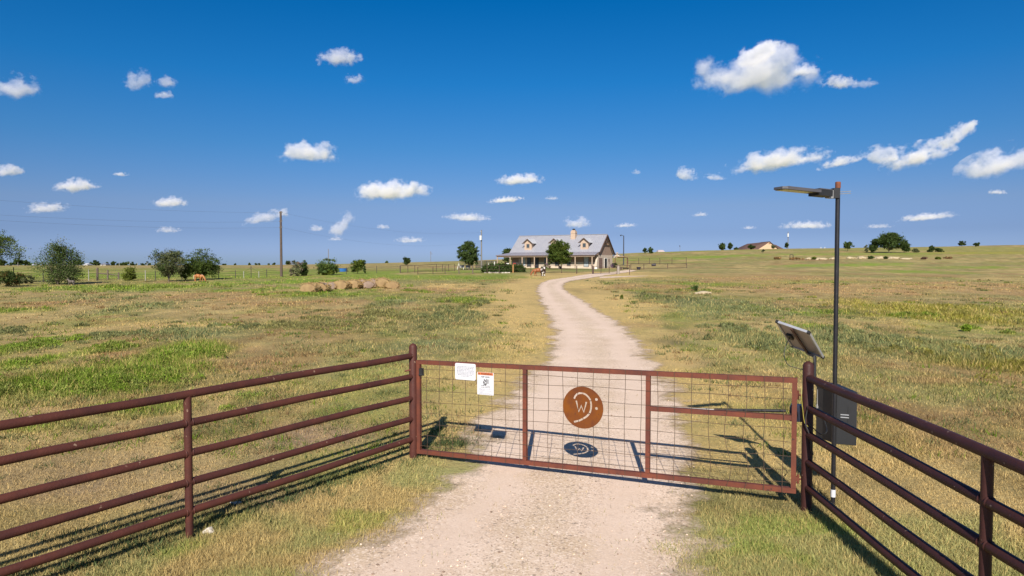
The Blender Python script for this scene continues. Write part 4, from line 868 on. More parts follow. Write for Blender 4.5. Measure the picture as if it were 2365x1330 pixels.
# ------------------------------------------------------------------ horses and donkey
def equine(name, label, cat, base, yaw, h, coat, mane, grazing=True, coat2=None, donkey=False):
    """h: height at the withers; x forward in local space"""
    t = thing(name, label, cat, base, None, yaw)
    J = []; E_ = []
    def j(x, y, z, r, par=None):
        J.append((x * h, y * h, z * h, r * h)); 
        if par is not None: E_.append((par, len(J) - 1))
        return len(J) - 1
    body = j(0, 0, .70, .255)
    ch = j(.20, 0, .70, .255, body); sh = j(.40, 0, .76, .215, ch); ru = j(-.25, 0, .74, .25, body); hp = j(-.46, 0, .77, .215, ru); ta = j(-.58, 0, .80, .10, hp)
    if grazing:
        n1 = j(.60, 0, .70, .16, sh); n2 = j(.78, 0, .46, .125, n1); hd = j(.87, 0, .28, .115, n2); mz = j(.94, 0, .11, .075, hd); j(.95, 0, .04, .055, mz)
        pole_ = Vector((.86, 0, .36))
    else:
        n1 = j(.56, 0, .94, .16, sh); n2 = j(.68, 0, 1.13, .125, n1); hd = j(.80, 0, 1.14, .11, n2); mz = j(.97, 0, 1.0, .075, hd); j(1.02, 0, .97, .055, mz)
        pole_ = Vector((.68, 0, 1.22))
    for s in (-1, 1):
        f_ = .07 * s; a = j(.36 + f_ * .3, s * .11, .56, .115, sh); b = j(.36 + f_, s * .12, .32, .062, a); c = j(.35 + f_ * 1.6, s * .12, .10, .045, b); j(.37 + f_ * 1.6, s * .12, .02, .058, c)
        f_ = -.07 * s; a = j(-.42 + f_ * .3, s * .12, .58, .155, hp); b = j(-.34 + f_, s * .13, .45, .10, a); c = j(-.51 + f_ * 1.4, s * .13, .29, .062, b); d_ = j(-.48 + f_ * 1.4, s * .13, .09, .046, c); j(-.45 + f_ * 1.4, s * .13, .02, .058, d_)
    me = bpy.data.meshes.new('body'); me.from_pydata([q[:3] for q in J], E_, []); o = bpy.data.objects.new('body', me); C.objects.link(o)
    sk = o.modifiers.new('skin', 'SKIN'); sk.use_smooth_shade = True
    for i, q in enumerate(J):
        s_ = me.skin_vertices[0].data[i]; s_.radius = (q[3], q[3]); s_.use_root = (i == 0)
    sub = o.modifiers.new('sub', 'SUBSURF'); sub.levels = 1; sub.render_levels = 1
    dg = bpy.context.evaluated_depsgraph_get(); m2 = bpy.data.meshes.new_from_object(o.evaluated_get(dg)); o.modifiers.clear(); o.data = m2; bpy.data.meshes.remove(me); m2.name = 'body'
    m2.materials.clear(); m2.materials.append(coat); o.parent = t
    el_ = .16 if donkey else .085
    for s in (-1, 1):
        p = pole_ * h + Vector((0, s * .05 * h, 0)); MB().tube([p, p + Vector((-.02 if not grazing else -.05, s * .03, el_ * .6)) * h, p + Vector((-.02 if not grazing else -.06, s * .04, el_)) * h], [.03 * h, .026 * h, .006 * h], 6).build('ear', coat, t, True, world=False)
    if grazing: cr = [(.42, .93), (.60, .81), (.78, .57), (.87, .38)]
    else: cr = [(.42, .94), (.54, 1.08), (.64, 1.2), (.72, 1.24)]
    mb = MB()
    for i in range(len(cr) - 1):
        (x0, z0), (x1, z1) = cr[i], cr[i + 1]
        mb.hexa([(x0 * h, -.02 * h, (z0 - .06) * h), (x1 * h, -.02 * h, (z1 - .06) * h), (x1 * h, .02 * h, (z1 - .06) * h), (x0 * h, .02 * h, (z0 - .06) * h), (x0 * h, -.015 * h, (z0 + .02) * h), (x1 * h, -.015 * h, (z1 + .02) * h), (x1 * h, .015 * h, (z1 + .02) * h), (x0 * h, .015 * h, (z0 + .02) * h)])
    mb.build('mane', mane, t, world=False)
    MB().tube([Vector((-.58, 0, .84)) * h, Vector((-.66, 0, .74)) * h, Vector((-.67, 0, .5)) * h, Vector((-.65, 0, .26)) * h], [.035 * h, .045 * h, .05 * h, .015 * h], 8).build('tail', mane, t, True, world=False)
    return t
PALO = mat('palomino_coat', (.40, .165, .05), .6, (.34, .12, .035), 3); CREAM = mat('cream_hair', (.62, .48, .33), .7)
CHES = mat('chestnut_coat', (.30, .105, .04), .6, (.24, .08, .03), 3); DKHAIR = mat('dark_brown_hair', (.06, .03, .02), .7)
DONK = mat('grey_brown_donkey_coat', (.115, .092, .078), .8, (.15, .125, .105), 4); PINTO = mat('pinto_coat', (.055, .035, .03), .6, (.62, .58, .55), 2.2, detail=1)
MATS['pinto_coat'].node_tree.nodes['Map Range'].inputs[1].default_value = .48; MATS['pinto_coat'].node_tree.nodes['Map Range'].inputs[2].default_value = .52
b = g(459, 650); equine('horse', 'palomino horse with pale mane grazing beneath the field trees', 'horse', b, R(-4), 17.5 / FPX * b.y, PALO, CREAM)
b = g(1243, 637); equine('horse', 'chestnut brown horse grazing in front of the farmhouse yard fence', 'horse', b, R(178), 18.5 / FPX * b.y, CHES, DKHAIR)
b = g(1254, 638); equine('horse', 'black and white pinto horse facing the viewer beside the chestnut', 'horse', b, R(-80), 17.5 / FPX * b.y, PINTO, mat('black_hair', (.02, .018, .018), .7), False)
b = g(165, 659); equine('donkey', 'grey brown donkey standing in the shade of the tall shrub', 'donkey', b, R(172), 12.5 / FPX * b.y, DONK, mat('dark_grey_hair', (.07, .06, .055), .8), False, donkey=True)

# ------------------------------------------------------------------ poles and power lines
WOOD = mat('weathered_pole_wood', (.115, .08, .062), .9, (.075, .055, .045), 6, bump=.3); GREYW = mat('grey_pole_wood', (.20, .185, .175), .9, (.15, .14, .13), 6)
TRF = mat('pale_transformer', (.62, .64, .66), .5)
def pole(name, label, cat, b, top, r0, m):
    t = thing(name, label, cat, b); MB().tube([b - UP * .2, Vector((b.x, b.y, top))], [r0, r0 * .75], 10).build('shaft', m, t, True); return t
pb_ = g(650, 639); ptz = at(650, 488, pb_.y).z
up1 = pole('utility_pole', 'tall brown wooden utility pole in the left field', 'utility pole', pb_, ptz, .17, WOOD)
for py in (491, 511, 525): MB().tube([at(648, py, pb_.y) - Vector((.18, 0, 0)), at(650, py, pb_.y) + Vector((.12, -.12, 0)), at(650, py, pb_.y) + Vector((.12, -.12, .12))], .05, 6).build('insulator', GREYW, up1)
b2 = g(1112, 620); u2 = pole('utility_pole', 'grey utility pole with white transformer left of the farmhouse', 'utility pole', b2, at(1114, 531, b2.y).z, .15, GREYW)
tc_ = at(1110, 549, b2.y - .3); MB().tube([tc_ - UP * .45, tc_ + UP * .4, tc_ + UP * .47], [.26, .26, .12], 12).build('transformer', TRF, u2, True)
for py in (536, 556): MB().tube([at(1112, py, b2.y - .15), at(1109, py - 3, b2.y - .3)], .04, 6).build('insulator', TRF, u2)
b3 = onx(1440, 175); u3 = pole('yard_light', 'slim dark pole with a small yard light arm right of the farmhouse', 'light pole', b3, at(1440, 544, 175).z, .16, mat('dark_pole', (.035, .04, .055), .6))
MB().tube([at(1440, 545, 175), at(1436, 542.5, 175), at(1434, 543, 174.9)], .06, 6).tube([at(1434.6, 543, 174.9), at(1433, 544, 174.8)], .16, 8).build('lamp_arm', mat('dark_pole', (.035, .04, .055)), u3)
b4 = onx(1819, 318); u4 = pole('utility_pole', 'thin grey utility pole right of the brown roofed house', 'utility pole', b4, at(1819, 535, 318).z, .2, GREYW); c4_ = at(1820, 543, 317.5); MB().tube([c4_ - UP * .8, c4_ + UP * .8], .38, 10).build('transformer', TRF, u4, True)
b5 = onx(759, 330); pole('utility_pole', 'short far utility pole rising behind the broad bushy tree', 'utility pole', b5, at(759, 575, 330).z, .2, GREYW)
b6 = onx(995, 260); t6 = pole('weather_pole', 'faint thin mast on the horizon left of the farmhouse', 'mast', b6, at(995, 580, 260).z, .09, GREYW); MB().tube([at(993, 584, 260), at(997, 584, 260)], .08, 6).tube([at(995, 587, 260), at(999, 586, 260)], .06, 6).build('cross_arm', GREYW, t6)
b7 = onx(1570, 300); t7 = pole('feeder_pole', 'thin post with a dark knob on the skyline right of the yard', 'post', b7, at(1570, 569, 300).z, .07, GREYW); c7 = at(1570, 568, 300); MB().blob(c7, (.25, .25, .3), 2, 1, .05).build('knob', BLK, t7)
WIREM = mat('power_wire', (.10, .11, .13), .5)
def wire(label, a, b, sag, r=.012):
    pts = [a.lerp(b, k / 16) - UP * sag * 4 * (k / 16) * (1 - k / 16) for k in range(17)]
    o = MB().tube(pts, r * .5, 5).build('power_line', WIREM, None, True); recentre(o); tag(o, label, 'power line')
offp = at(-420, 415, 48); 
for i, (py, pyl, sg, nm) in enumerate(((491, 425, .55, 'uppermost'), (511, 466, .6, 'middle'), (525, 478, .6, 'lowest'))):
    wire('%s power line running left from the tall wooden pole' % nm, at(-420, pyl, 50), at(649, py, pb_.y), sg)
for (py, pyr, sg, nm) in ((491, 536, 1.2, 'upper'), (525, 556, 1.6, 'lower')): wire('%s power line from the tall wooden pole to the transformer pole' % nm, at(651, py, pb_.y), at(1112, pyr, b2.y), sg)
ob = onx(-420, 50); t8 = pole('utility_pole', 'wooden utility pole beyond the left picture edge', 'utility pole', ob, at(-420, 415, 50).z, .16, WOOD); MB().tube([at(-420, 425, 50), at(-416, 424, 50)], .05, 6).build('insulator', GREYW, t8)

# ------------------------------------------------------------------ field and yard fences
TPOST = mat('dark_steel_post', (.06, .05, .045), .7); CEDAR = mat('cedar_post', (.16, .12, .09), .9, (.11, .085, .07), 7); PALEP = mat('pale_post', (.36, .34, .30), .7); YARD = mat('brown_yard_pipe', (.085, .05, .038), .6)
def post_fence(name, label, posts, rails, r=.05, m=TPOST, rr=.02, closed=False, wire_=True, top=None, cat='fence', sag=0):
    """posts: (px, base py, top py, material or None)"""
    B = [(g(p[0], p[1]), p) for p in posts]; t = thing(name, label, cat, B[0][0]); T = []
    for b, p in B:
        zt = at(p[0], p[2], b.y).z; rad = (p[4] if len(p) > 4 else r); MB().tube([b - UP * .1, Vector((b.x, b.y, zt))], rad, 8).build('post', (p[3] if len(p) > 3 and p[3] else m), t, True); T.append((b, zt))
    for f in rails:
        for (b0, z0), (b1, z1) in zip(T[:-1], T[1:]):
            a = Vector((b0.x, b0.y, b0.z + (z0 - b0.z) * f)); b = Vector((b1.x, b1.y, b1.z + (z1 - b1.z) * f)); mb = MB().tube([a, b], rr, 6); mb.build('wire' if wire_ else 'rail', m, t, True)
    return t
post_fence('field_fence', 'wire field fence with dark posts along the left trees', [(-60, 652, 622), (32, 651, 617), (100, 651, 622), (170, 650, 622), (205, 649, 622, PALEP), (225, 648, 618, CEDAR, .10), (336, 648, 624, PALEP), (359, 647, 625), (420, 646, 624), (505, 644, 625), (544, 642, 624), (563, 642, 626, PALEP), (580, 641, 614), (598, 641, 626, PALEP), (616, 640, 622), (672, 638, 621), (735, 635, 618), (800, 633, 617), (870, 631, 614), (924, 630, 613)], (.35, .6, .85), .04, TPOST, .012)
post_fence('brace_fence', 'short cedar brace fence with one rail by the yellow green bush', [(226, 646, 619, CEDAR), (249, 645.5, 623, CEDAR), (274, 645, 629, CEDAR)], (.55,), .09, CEDAR, .06, wire_=False)
post_fence('pipe_gate', 'brown pipe stock gate left of the white swing frame', [(925, 630, 613), (942, 629.5, 613), (958, 629, 612.5), (1008, 627, 610), (1022, 627, 610), (1036, 626, 610), (1050, 626, 609)], (.08, .98), .045, YARD, .03, wire_=False)
post_fence('yard_fence', 'brown pipe and wire yard fence along the front lawn of the farmhouse', [(965, 634, 616), (1000, 633, 615), (1028, 632, 614), (1060, 632, 614, CEDAR, .08), (1092, 632, 613, CEDAR, .08), (1125, 631, 613), (1153, 631, 613), (1185, 630, 611, mat('tan_post', (.38, .20, .07), .8), .12), (1226, 631, 613), (1260, 631, 613), (1297, 630.5, 612.5), (1332, 632, 613, None, .07), (1369, 633, 613, None, .11)], (.98, .5, .1), .045, YARD, .022, wire_=False)
post_fence('yard_gate', 'brown pipe yard gate crossing the drive', [(1371, 633, 615), (1388, 632.5, 616), (1407, 632, 616), (1425, 632, 616)], (.95, .1), .045, YARD, .03, wire_=False, cat='gate')
b = g(1428, 633); t = thing('gate_pillar', 'pale weathered pillar at the right end of the yard gate', 'gate post', b); MB().tube([b - UP * .1, at(1428, 613, b.y)], .19, 8).build('pillar', mat('weathered_pale_wood', (.36, .31, .26), .9, (.24, .2, .17), 9), t); MB().box(at(1428, 612.5, b.y), (.46, .46, .08)).build('cap_board', CEDAR, t)
post_fence('corral_fence', 'brown pipe corral fence right of the farmhouse drive', [(1430, 633, 613), (1454, 634.5, 612)], (.98,), .045, YARD, .03, wire_=False)
post_fence('corral_fence', 'low brown pipe corral fence crossing the dry slope', [(1457, 623, 609), (1487, 622, 609), (1542, 620, 608.5), (1586, 619, 608.5)], (.98, .1), .06, YARD, .04, wire_=False)
post_fence('pen_fence', 'tall faint wire pen fence on the slope behind the corral', [(1450, 610, 597), (1475, 610, 596), (1500, 610, 596), (1524, 611, 595), (1552, 610, 595), (1585, 611, 594)], (.98, .5, .1), .06, YARD, .025)
# dark screen fence and white pipes by the pool
def screen_fence():
    P = [(1099, 619, 603), (1112, 619, 603), (1124, 618.5, 603), (1136, 618, 603), (1147, 617.5, 603)]; B = [onx(p[0], 142 + i * .4) for i, p in enumerate(P)]
    t = thing('screen_fence', 'black see through panel fence left of the porch', 'fence', B[0]); dk = mat('black_fence_paint', (.022, .022, .026), .6)
    for b in B: MB().tube([b, b + UP * 1.5], .05, 6).build('post', dk, t)
    for a, b in zip(B[:-1], B[1:]):
        mb = MB(); n = int((b - a).length / .085)
        for k in range(1, n): p = a.lerp(b, k / n); mb.box(p + UP * .75, (.045, .02, 1.4))
        mb.build('picket_panel', dk, t, kind='stuff'); MB().beam(a + UP * 1.46, b + UP * 1.46, .05, .06).build('rail', dk, t); MB().beam(a + UP * .1, b + UP * .1, .05, .06).build('rail', dk, t)
screen_fence()
WP = mat('white_pipe', (.75, .73, .70), .5)
for px, pt, lab in ((1129, 607, 'shorter white pipe standing beside the black screen fence'), (1142, 604, 'taller white pipe standing nearer the porch by the black screen fence')):
    b = onx(px, 139); o = MB().tube([b, Vector((b.x, b.y, at(px, pt, 139).z))], .08, 8).build('white_pipe', WP, None, True); recentre(o); tag(o, lab, 'pipe')

# ------------------------------------------------------------------ the farmhouse
YAW = R(26); e1 = Vector((-math.cos(YAW), math.sin(YAW), 0)); e2 = Vector((math.sin(YAW), math.cos(YAW), 0))
HO = onx(1380, 138); HO.z = at(1380, 619.5, 138).z
def hp_(a, b, z): return HO + e1 * a + e2 * b + UP * z
LM, DP, PE, PF = 19.3, 9.5, 2.6, 2.4      # length, depth, porch at left end, porch at front
ZE, ZB, ZR = 2.75, 3.4, 7.05
house = thing('farmhouse', 'tan farmhouse with grey metal roof, dormers and long front porch', 'house', HO)
STONEW = mat('cream_limestone_wall', (.56, .47, .385), .9, (.47, .385, .305), 3, bump=.3, bscale=6); SIDING = mat('brown_siding', (.31, .215, .165), .8, (.27, .185, .14), 2)
ROOFM = mat('grey_metal_roof', (.36, .36, .395), .45, (.325, .325, .365), 1.2, metal=.15); TRIM = mat('dark_brown_trim', (.10, .06, .045), .7); TANT = mat('tan_trim', (.45, .33, .24), .8); STUC = mat('peach_stucco', (.47, .345, .255), .9, (.42, .305, .225), 3)
GLS = mat('window_glass', (.06, .075, .085), .08, (.05, .06, .07), 2); DOORB = mat('dark_door', (.02, .022, .03), .4); GAR = mat('brown_garage_door', (.22, .14, .115), .7); DKI = mat('doorway_shade_paint', (.012, .011, .012), .9)
GLOSSR = mat('pale_metal_roof', (.55, .55, .57), .4, (.5, .5, .52), 1.5)
def hbox(a0, a1, b0, b1, z0, z1): return MB().hexa([hp_(a0, b0, z0), hp_(a1, b0, z0), hp_(a1, b1, z0), hp_(a0, b1, z0), hp_(a0, b0, z1), hp_(a1, b0, z1), hp_(a1, b1, z1), hp_(a0, b1, z1)])
hbox(0, LM, 0, DP, -.3, 1.25).build('stone_base', STONEW, house)
hbox(.02, LM - .02, .02, DP - .02, 1.25, ZE + .4).build('siding_wall', SIDING, house)
# gable ends
for a, nm in ((.02, 'gable'), (LM - .22, 'gable')):
    MB().prism([hp_(a, .1, ZE + .4), hp_(a, DP - .1, ZE + .4), hp_(a, DP / 2 + .35, ZR - .25), hp_(a, DP / 2 - .35, ZR - .25)], e1 * .2).build(nm, SIDING, house)
hbox(-.10, -.002, -.02, DP + .02, -.3, 2.72).build('stone_end_wall', STONEW, house)
# wing wall at the right end of the porch (sloped stone)
MB().prism([hp_(-.10, -.02, -.3), hp_(-.10, -1.0, -.3), hp_(-.10, -.75, 1.2), hp_(-.10, -.02, 2.6)], e1 * .35).build('stone_buttress', STONEW, house)
# main roof slabs
ov = .45
def slab(name, p, m, par, th=.12, down=UP): 
    return MB().hexa([q - down * th for q in p] + list(p)).build(name, m, par)
rk0, rk1 = -ov, LM + ov
slab('front_roof', [hp_(rk0, -.05, ZB), hp_(rk1, -.05, ZB), hp_(rk1, DP / 2, ZR), hp_(rk0, DP / 2, ZR)], ROOFM, house)
slab('rear_roof', [hp_(rk1, DP + .5, ZE + .25), hp_(rk0, DP + .5, ZE + .25), hp_(rk0, DP / 2 + .002, ZR), hp_(rk1, DP / 2 + .002, ZR)], ROOFM, house)
MB().beam(hp_(rk0, DP / 2, ZR + .04), hp_(rk1, DP / 2, ZR + .04), .35, .06).build('ridge_cap', ROOFM, house)
mb = MB()
for k in range(int((rk1 - rk0) / .42)):
    a = rk0 + .2 + k * .42; mb.beam(hp_(a, 0, ZB + .045), hp_(a, DP / 2 - .15, ZR - .06), .05, .05)
mb.build('roof_seam_relief', ROOFM, house, kind='stuff')
for b0, b1, z0, z1 in ((-.05, DP / 2, ZB, ZR), (DP + .5, DP / 2, ZE + .25, ZR)): MB().beam(hp_(rk0 - .03, b0, z0 - .14), hp_(rk0 - .03, b1, z1 - .14), .10, .30, e1).build('barge_board', TRIM, house)
# timber truss in the gable peak
tz = ZR - 1.75; hw_ = DP / 2 * (ZR - tz) / (ZR - ZE) * .93
tr = MB().beam(hp_(rk0 + .1, DP / 2 - hw_, tz), hp_(rk0 + .1, DP / 2 + hw_, tz), .14, .2); tr.beam(hp_(rk0 + .1, DP / 2 - hw_ * .55, tz + .8), hp_(rk0 + .1, DP / 2 + hw_ * .55, tz + .8), .14, .16); tr.beam(hp_(rk0 + .1, DP / 2, tz + .1), hp_(rk0 + .1, DP / 2, ZR - .3), .14, .16, e1)
tr.build('timber_truss', TRIM, house)
# porch roof: front and hipped left end
slab('porch_roof', [hp_(-.3, -PF, ZE), hp_(LM + PE, -PF, ZE), hp_(LM + .02, -.05, ZB - .06), hp_(-.3, -.05, ZB - .06)], mat('weathered_metal_roof', (.31, .295, .335), .45, (.25, .24, .285), 1.5, metal=.15), house, .08)
slab('porch_roof', [hp_(LM + PE, -PF, ZE), hp_(LM + PE, DP, ZE), hp_(LM + .02, DP, ZB - .06), hp_(LM + .02, -.05, ZB - .06)], mat('weathered_metal_roof', (.40, .385, .43)), house, .08)
mb = MB()
for k in range(int((LM + .3) / .42)): a = -.1 + k * .42; mb.beam(hp_(a, -PF + .05, ZE + .03), hp_(a, -.1, ZB - .03), .05, .04)
mb.build('porch_seam_relief', ROOFM, house, kind='stuff')
MB().beam(hp_(-.3, -PF + .02, ZE - .16), hp_(LM + PE, -PF + .02, ZE - .16), .06, .16).build('fascia', TRIM, house); MB().beam(hp_(-.1, -PF + .25, ZE - .33), hp_(LM + PE - .2, -PF + .25, ZE - .33), .18, .2).build('porch_beam', TANT, house)
MB().beam(hp_(LM + PE - .03, -PF, ZE - .16), hp_(LM + PE - .03, DP, ZE - .16), .06, .16).build('fascia', TRIM, house)
MB().prism([hp_(-.25, -PF + .05, ZE - .1), hp_(-.25, -.1, ZE - .1), hp_(-.25, -.1, ZB - .15)], e1 * .1).build('porch_end_panel', SIDING, house)
for a in (.4, 4.0, 7.0, 10.2, 13.0, 15.8, 18.6, LM + PE - .25): MB().box(hp_(a, -PF + .25, 1.1), (.17, .17, 2.65), e1, e2).build('porch_post', TANT, house)
MB().box(hp_(LM + PE - .25, DP * .55, 1.1), (.17, .17, 2.65), e1, e2).build('porch_post', TANT, house)
hbox(-.1, LM + PE, -PF, -.02, -.35, -.04).build('porch_floor', mat('concrete', (.50, .46, .42), .9), house)
# windows and doors on the porch wall
def window(a, w_, z0, z1, frame=TANT, glass=GLS, b=-.03, name='window', par=None):
    f = hbox(a - w_ / 2 - .08, a + w_ / 2 + .08, b - .03, b + .02, z0 - .08, z1 + .08).build(name, frame, par or house); hbox(a - w_ / 2, a + w_ / 2, b - .045, b - .031, z0, z1).build('pane', glass, f); return f
BLIND = mat('pale_window_blind', (.42, .47, .50), .3)
window(2.4, .95, .35, 2.35, TRIM, BLIND); window(16.6, 1.1, .5, 2.3, TANT, BLIND); window(15.2, .8, .4, 2.2, TRIM); window(11.2, .9, .5, 2.2); window(8.8, .9, .5, 2.1); window(6.2, .8, .5, 2.1)
dfr = window(13.5, .95, -.02, 2.15, TRIM, DOORB, name='front_door')
MB().box(hp_(13.1, -.09, 1.0), (.05, .05, .12), e1, e2).build('handle', STEEL, dfr)
# stone piers on the porch wall
for a in (17.4, 15.9): hbox(a - .22, a + .22, -.06, -.001, 1.25, 2.05).build('stone_pier', STONEW, house)
# right end: garage door, open doorway, wreath
def ebox(b0, b1, z0, z1, x0, x1): return MB().hexa([hp_(x0, b0, z0), hp_(x1, b0, z0), hp_(x1, b1, z0), hp_(x0, b1, z0), hp_(x0, b0, z1), hp_(x1, b0, z1), hp_(x1, b1, z1), hp_(x0, b1, z1)])
gd = ebox(.5, 2.7, -.1, 2.1, -.13, -.101).build('garage_door', GAR, house); 
for k in range(3): ebox(.52, 2.68, .5 + k * .5, .53 + k * .5, -.14, -.1305).build('panel_groove', TRIM, gd)
dw = ebox(4.1, 5.7, -.1, 2.0, -.125, -.101).build('open_doorway', DKI, house); ebox(3.95, 4.1, -.1, 2.1, -.15, -.101).build('jamb', WP, dw); ebox(5.7, 5.85, -.1, 2.1, -.15, -.101).build('jamb', WP, dw); ebox(3.95, 5.85, 2.0, 2.12, -.16, -.126).build('lintel', WP, dw)  # doorway is a solid slab; the shade inside is put into its near-black colour
MB().tube([hp_(-.14, 7.0 + .22 * math.cos(a), 1.65 + .25 * math.sin(a)) for a in np.linspace(0, 6.28, 14)], .06, 6).build('wreath', TRIM, house); MB().tube([hp_(-.14, 7.05, 1.4), hp_(-.14, 7.2, .9)], .05, 6).build('wall_ornament', TRIM, house)
# lean-to at the right rear
slab('lean_to_roof', [hp_(-.4, DP - .2, 2.55), hp_(-.4, DP + 3.4, 2.35), hp_(-2.6, DP + 3.4, 2.35), hp_(-2.6, DP - .2, 2.55)][::-1], TANT, house, .1)
for a, b in ((-.6, DP + .25), (-2.4, DP + 3.2)): MB().box(hp_(a, b, 1.05), (.13, .13, 2.7), e1, e2).build('lean_to_post', mat('red_brown_post', (.16, .05, .035), .7), house)
# chimney
ch_a = 6.65; chim = hbox(ch_a - .5, ch_a + .5, DP / 2 - 1.3, DP / 2 - .2, ZR - 1.6, ZR + .75).build('chimney', STUC, house)
hbox(ch_a - .56, ch_a + .56, DP / 2 - 1.36, DP / 2 - .14, ZR + .28, ZR + .40).build('chimney_band', STUC, chim); hbox(ch_a - .38, ch_a + .38, DP / 2 - 1.15, DP / 2 - .35, ZR + .752, ZR + .95).build('chimney_shoulder', STUC, chim); c = hp_(ch_a, DP / 2 - .75, ZR + .953); MB().tube([c, c + UP * .3, c + UP * .32], [.3, .3, .2], 10).build('chimney_cap', BLK, chim)
# dormers
sl_ = (ZR - ZB) / (DP / 2 + .05)
def dormer(a):
    b0 = .55; zb0 = ZB + sl_ * b0 - .1; wz = zb0 + 1.85; hw = .82; rz_ = wz + .72
    d = hbox(a - hw, a + hw, b0, b0 + 1.9, zb0, wz).build('dormer', STUC, house)
    pk = MB().prism([hp_(a - hw, b0, wz), hp_(a + hw, b0, wz), hp_(a, b0, rz_ - .08)], e2 * 2.2); pk.build('dormer_gable', STUC, d)
    bk = (rz_ - ZB) / sl_ + .1; bk2 = (wz - ZB) / sl_ + .1
    for s in (-1, 1):
        o_ = hw + .42; ze = wz - .30
        p = [hp_(a + s * o_, b0 - .4, ze), hp_(a, b0 - .4, rz_), hp_(a, bk, rz_), hp_(a + s * o_, (ze - ZB) / sl_ + .1, ze)]
        if s < 0: p = p[::-1]
        MB().hexa([q - UP * .07 for q in p] + p).build('dormer_roof', GLOSSR, d)
        MB().beam(hp_(a + s * o_, b0 - .41, ze - .1), hp_(a, b0 - .41, rz_ - .1), .05, .12).build('dormer_barge_board', TRIM, d)
    f = hbox(a - .45, a + .45, b0 - .04, b0 - .001, zb0 + .45, zb0 + 1.5).build('dormer_window', TANT, d)
    hbox(a - .32, a + .32, b0 - .06, b0 - .041, zb0 + .6, zb0 + 1.38).build('dormer_pane', GLS, d)
for a in (3.05, 9.65, 15.7): dormer(a)

# ------------------------------------------------------------------ yard things
REDP = mat('red_plastic', (.45, .03, .035), .5); TANP = mat('tan_wood', (.45, .28, .11), .7); PINK = mat('pink_plastic', (.55, .18, .25), .5)
def chair(label, a, b, m, group=None):
    p = hp_(a, b, 0); t = thing('porch_chair', label, 'chair', p, group)
    MB().box(p + UP * .42, (.6, .55, .07), e1, e2).build('seat', m, t); MB().box(p + UP * .75 + e2 * .27, (.6, .06, .65), e1, e2).build('backrest', m, t)
    for s in (-1, 1):
        for q in (-1, 1): MB().box(p + e1 * s * .27 + e2 * q * .24 + UP * .2, (.06, .06, .42), e1, e2).build('leg', m, t)
        MB().box(p + e1 * s * .31 + UP * .62, (.07, .55, .05), e1, e2).build('armrest', m, t)
chair('bright red chair on the porch left of the first window', 18.2, -1.2, REDP); chair('white chair at the left front corner of the porch', LM + .6, -1.0, WP); chair('pink chair under the left end of the porch', LM + 1.5, .3, PINK); chair('red chair deepest under the left end of the porch', LM + 1.0, 3.4, REDP)
p = hp_(LM + 2.0, 1.6, 0); t = thing('cupboard', 'tan wooden cupboard at the left end of the porch', 'cupboard', p); MB().box(p + UP * .65, (.75, .5, 1.3), e1, e2).build('carcass', TANP, t)
for s in (-1, 1): d_ = MB().box(p + UP * .65 + e1 * s * .18 - e2 * .265, (.34, .025, 1.2), e1, e2).build('door', TANP, t); MB().box(p + UP * .7 + e1 * s * .04 - e2 * .29, (.03, .03, .1), e1, e2).build('handle', STEEL, d_)
POT = mat('dark_clay_pot', (.10, .055, .04), .7)
def potplant(label, a, b, h, col):
    p = hp_(a, b, 0); p.z = max(p.z, h1(p.x, p.y)) ; t = thing('potted_plant', label, 'potted plant', p); MB().tube([p, p + UP * .42, p + UP * .46], [.2, .28, .3], 10).build('pot', POT, t, True)
    foliage_mesh('plant', [((p.x, p.y, p.z + .46 + h / 2), (.32, .32, h / 2))], 160, .11, col, t)
potplant('potted plant left of the porch steps below the first window', 16.9, -2.9, .35, G2); potplant('second potted plant nearest the dark front door', 15.9, -2.9, .35, G3); potplant('tall potted agave behind the lawn tree trunk', 9.3, -2.9, .9, GG * 1.4); potplant('tall potted shrub right of the lawn tree trunk', 6.9, -2.9, .8, G3)
# hedge
def hedge():
    a = g(1122, 629.5); b = g(1206, 629); t = thing('hedge', 'long low dark green clipped hedge in front of the porch', 'hedge', a.lerp(b, .5)); bl = []
    for k in range(13):
        p = a.lerp(b, k / 12); s = (.8 if k in (0, 12) else 1) * random.uniform(.92, 1.06); bl.append(((p.x, p.y + .4, p.z + .55 * s), (.75, .8, .72 * s)))
    foliage_mesh('foliage', bl, 12000, .15, GD * 1.1, t, G2, .35, clump=40)
    mb = MB(); mb.tube([a + Vector((.3, .4, .15)), b + Vector((-.3, .4, .15))], .08, 6)
    for k in range(13): p = a.lerp(b, k / 12); mb.tube([p + Vector((0, .4, -.05)), p + Vector((random.uniform(-.2, .2), .4, .7))], [.05, .02], 5)
    mb.build('stems', BARK, t)
hedge()
for k in range(15):
    px = 1121 + k * 4.0 + random.uniform(-1, 1); p = g(px, 630.5 + random.uniform(-.3, .4)); r_ = random.uniform(.12, .24); o = MB().blob(p + UP * .06, (r_, r_ * .7, r_ * .6), 200 + k, 1, .2).build('edging_stone', STONE, None); recentre(o); tag(o, 'pale edging stone in the row along the foot of the hedge', 'stone', 'edging stones along the hedge')
# flowering shrub by the porch and purple blooms by the corner
def bloom(label, b, h, w, c1, c2, n=500):
    t = thing('flowering_shrub', label, 'shrub', b); MB().tube([b - UP * .05, b + UP * h * .6], [.05, .02], 6).build('stem', BARK, t); foliage_mesh('blooms', [((b.x, b.y, b.z + h * .5), (w / 2, w / 2, h * .5))], n, .1, c1, t, c2, .5)
bloom('pink flowering shrub against the porch behind the pinto horse', onx(1259, 133.5), .95, 1.7, np.array([.42, .26, .32]), G2)
bloom('purple flowering shrub at the right corner of the farmhouse', onx(1421, 140), 1.0, 1.9, np.array([.20, .13, .20]), GD, 700)
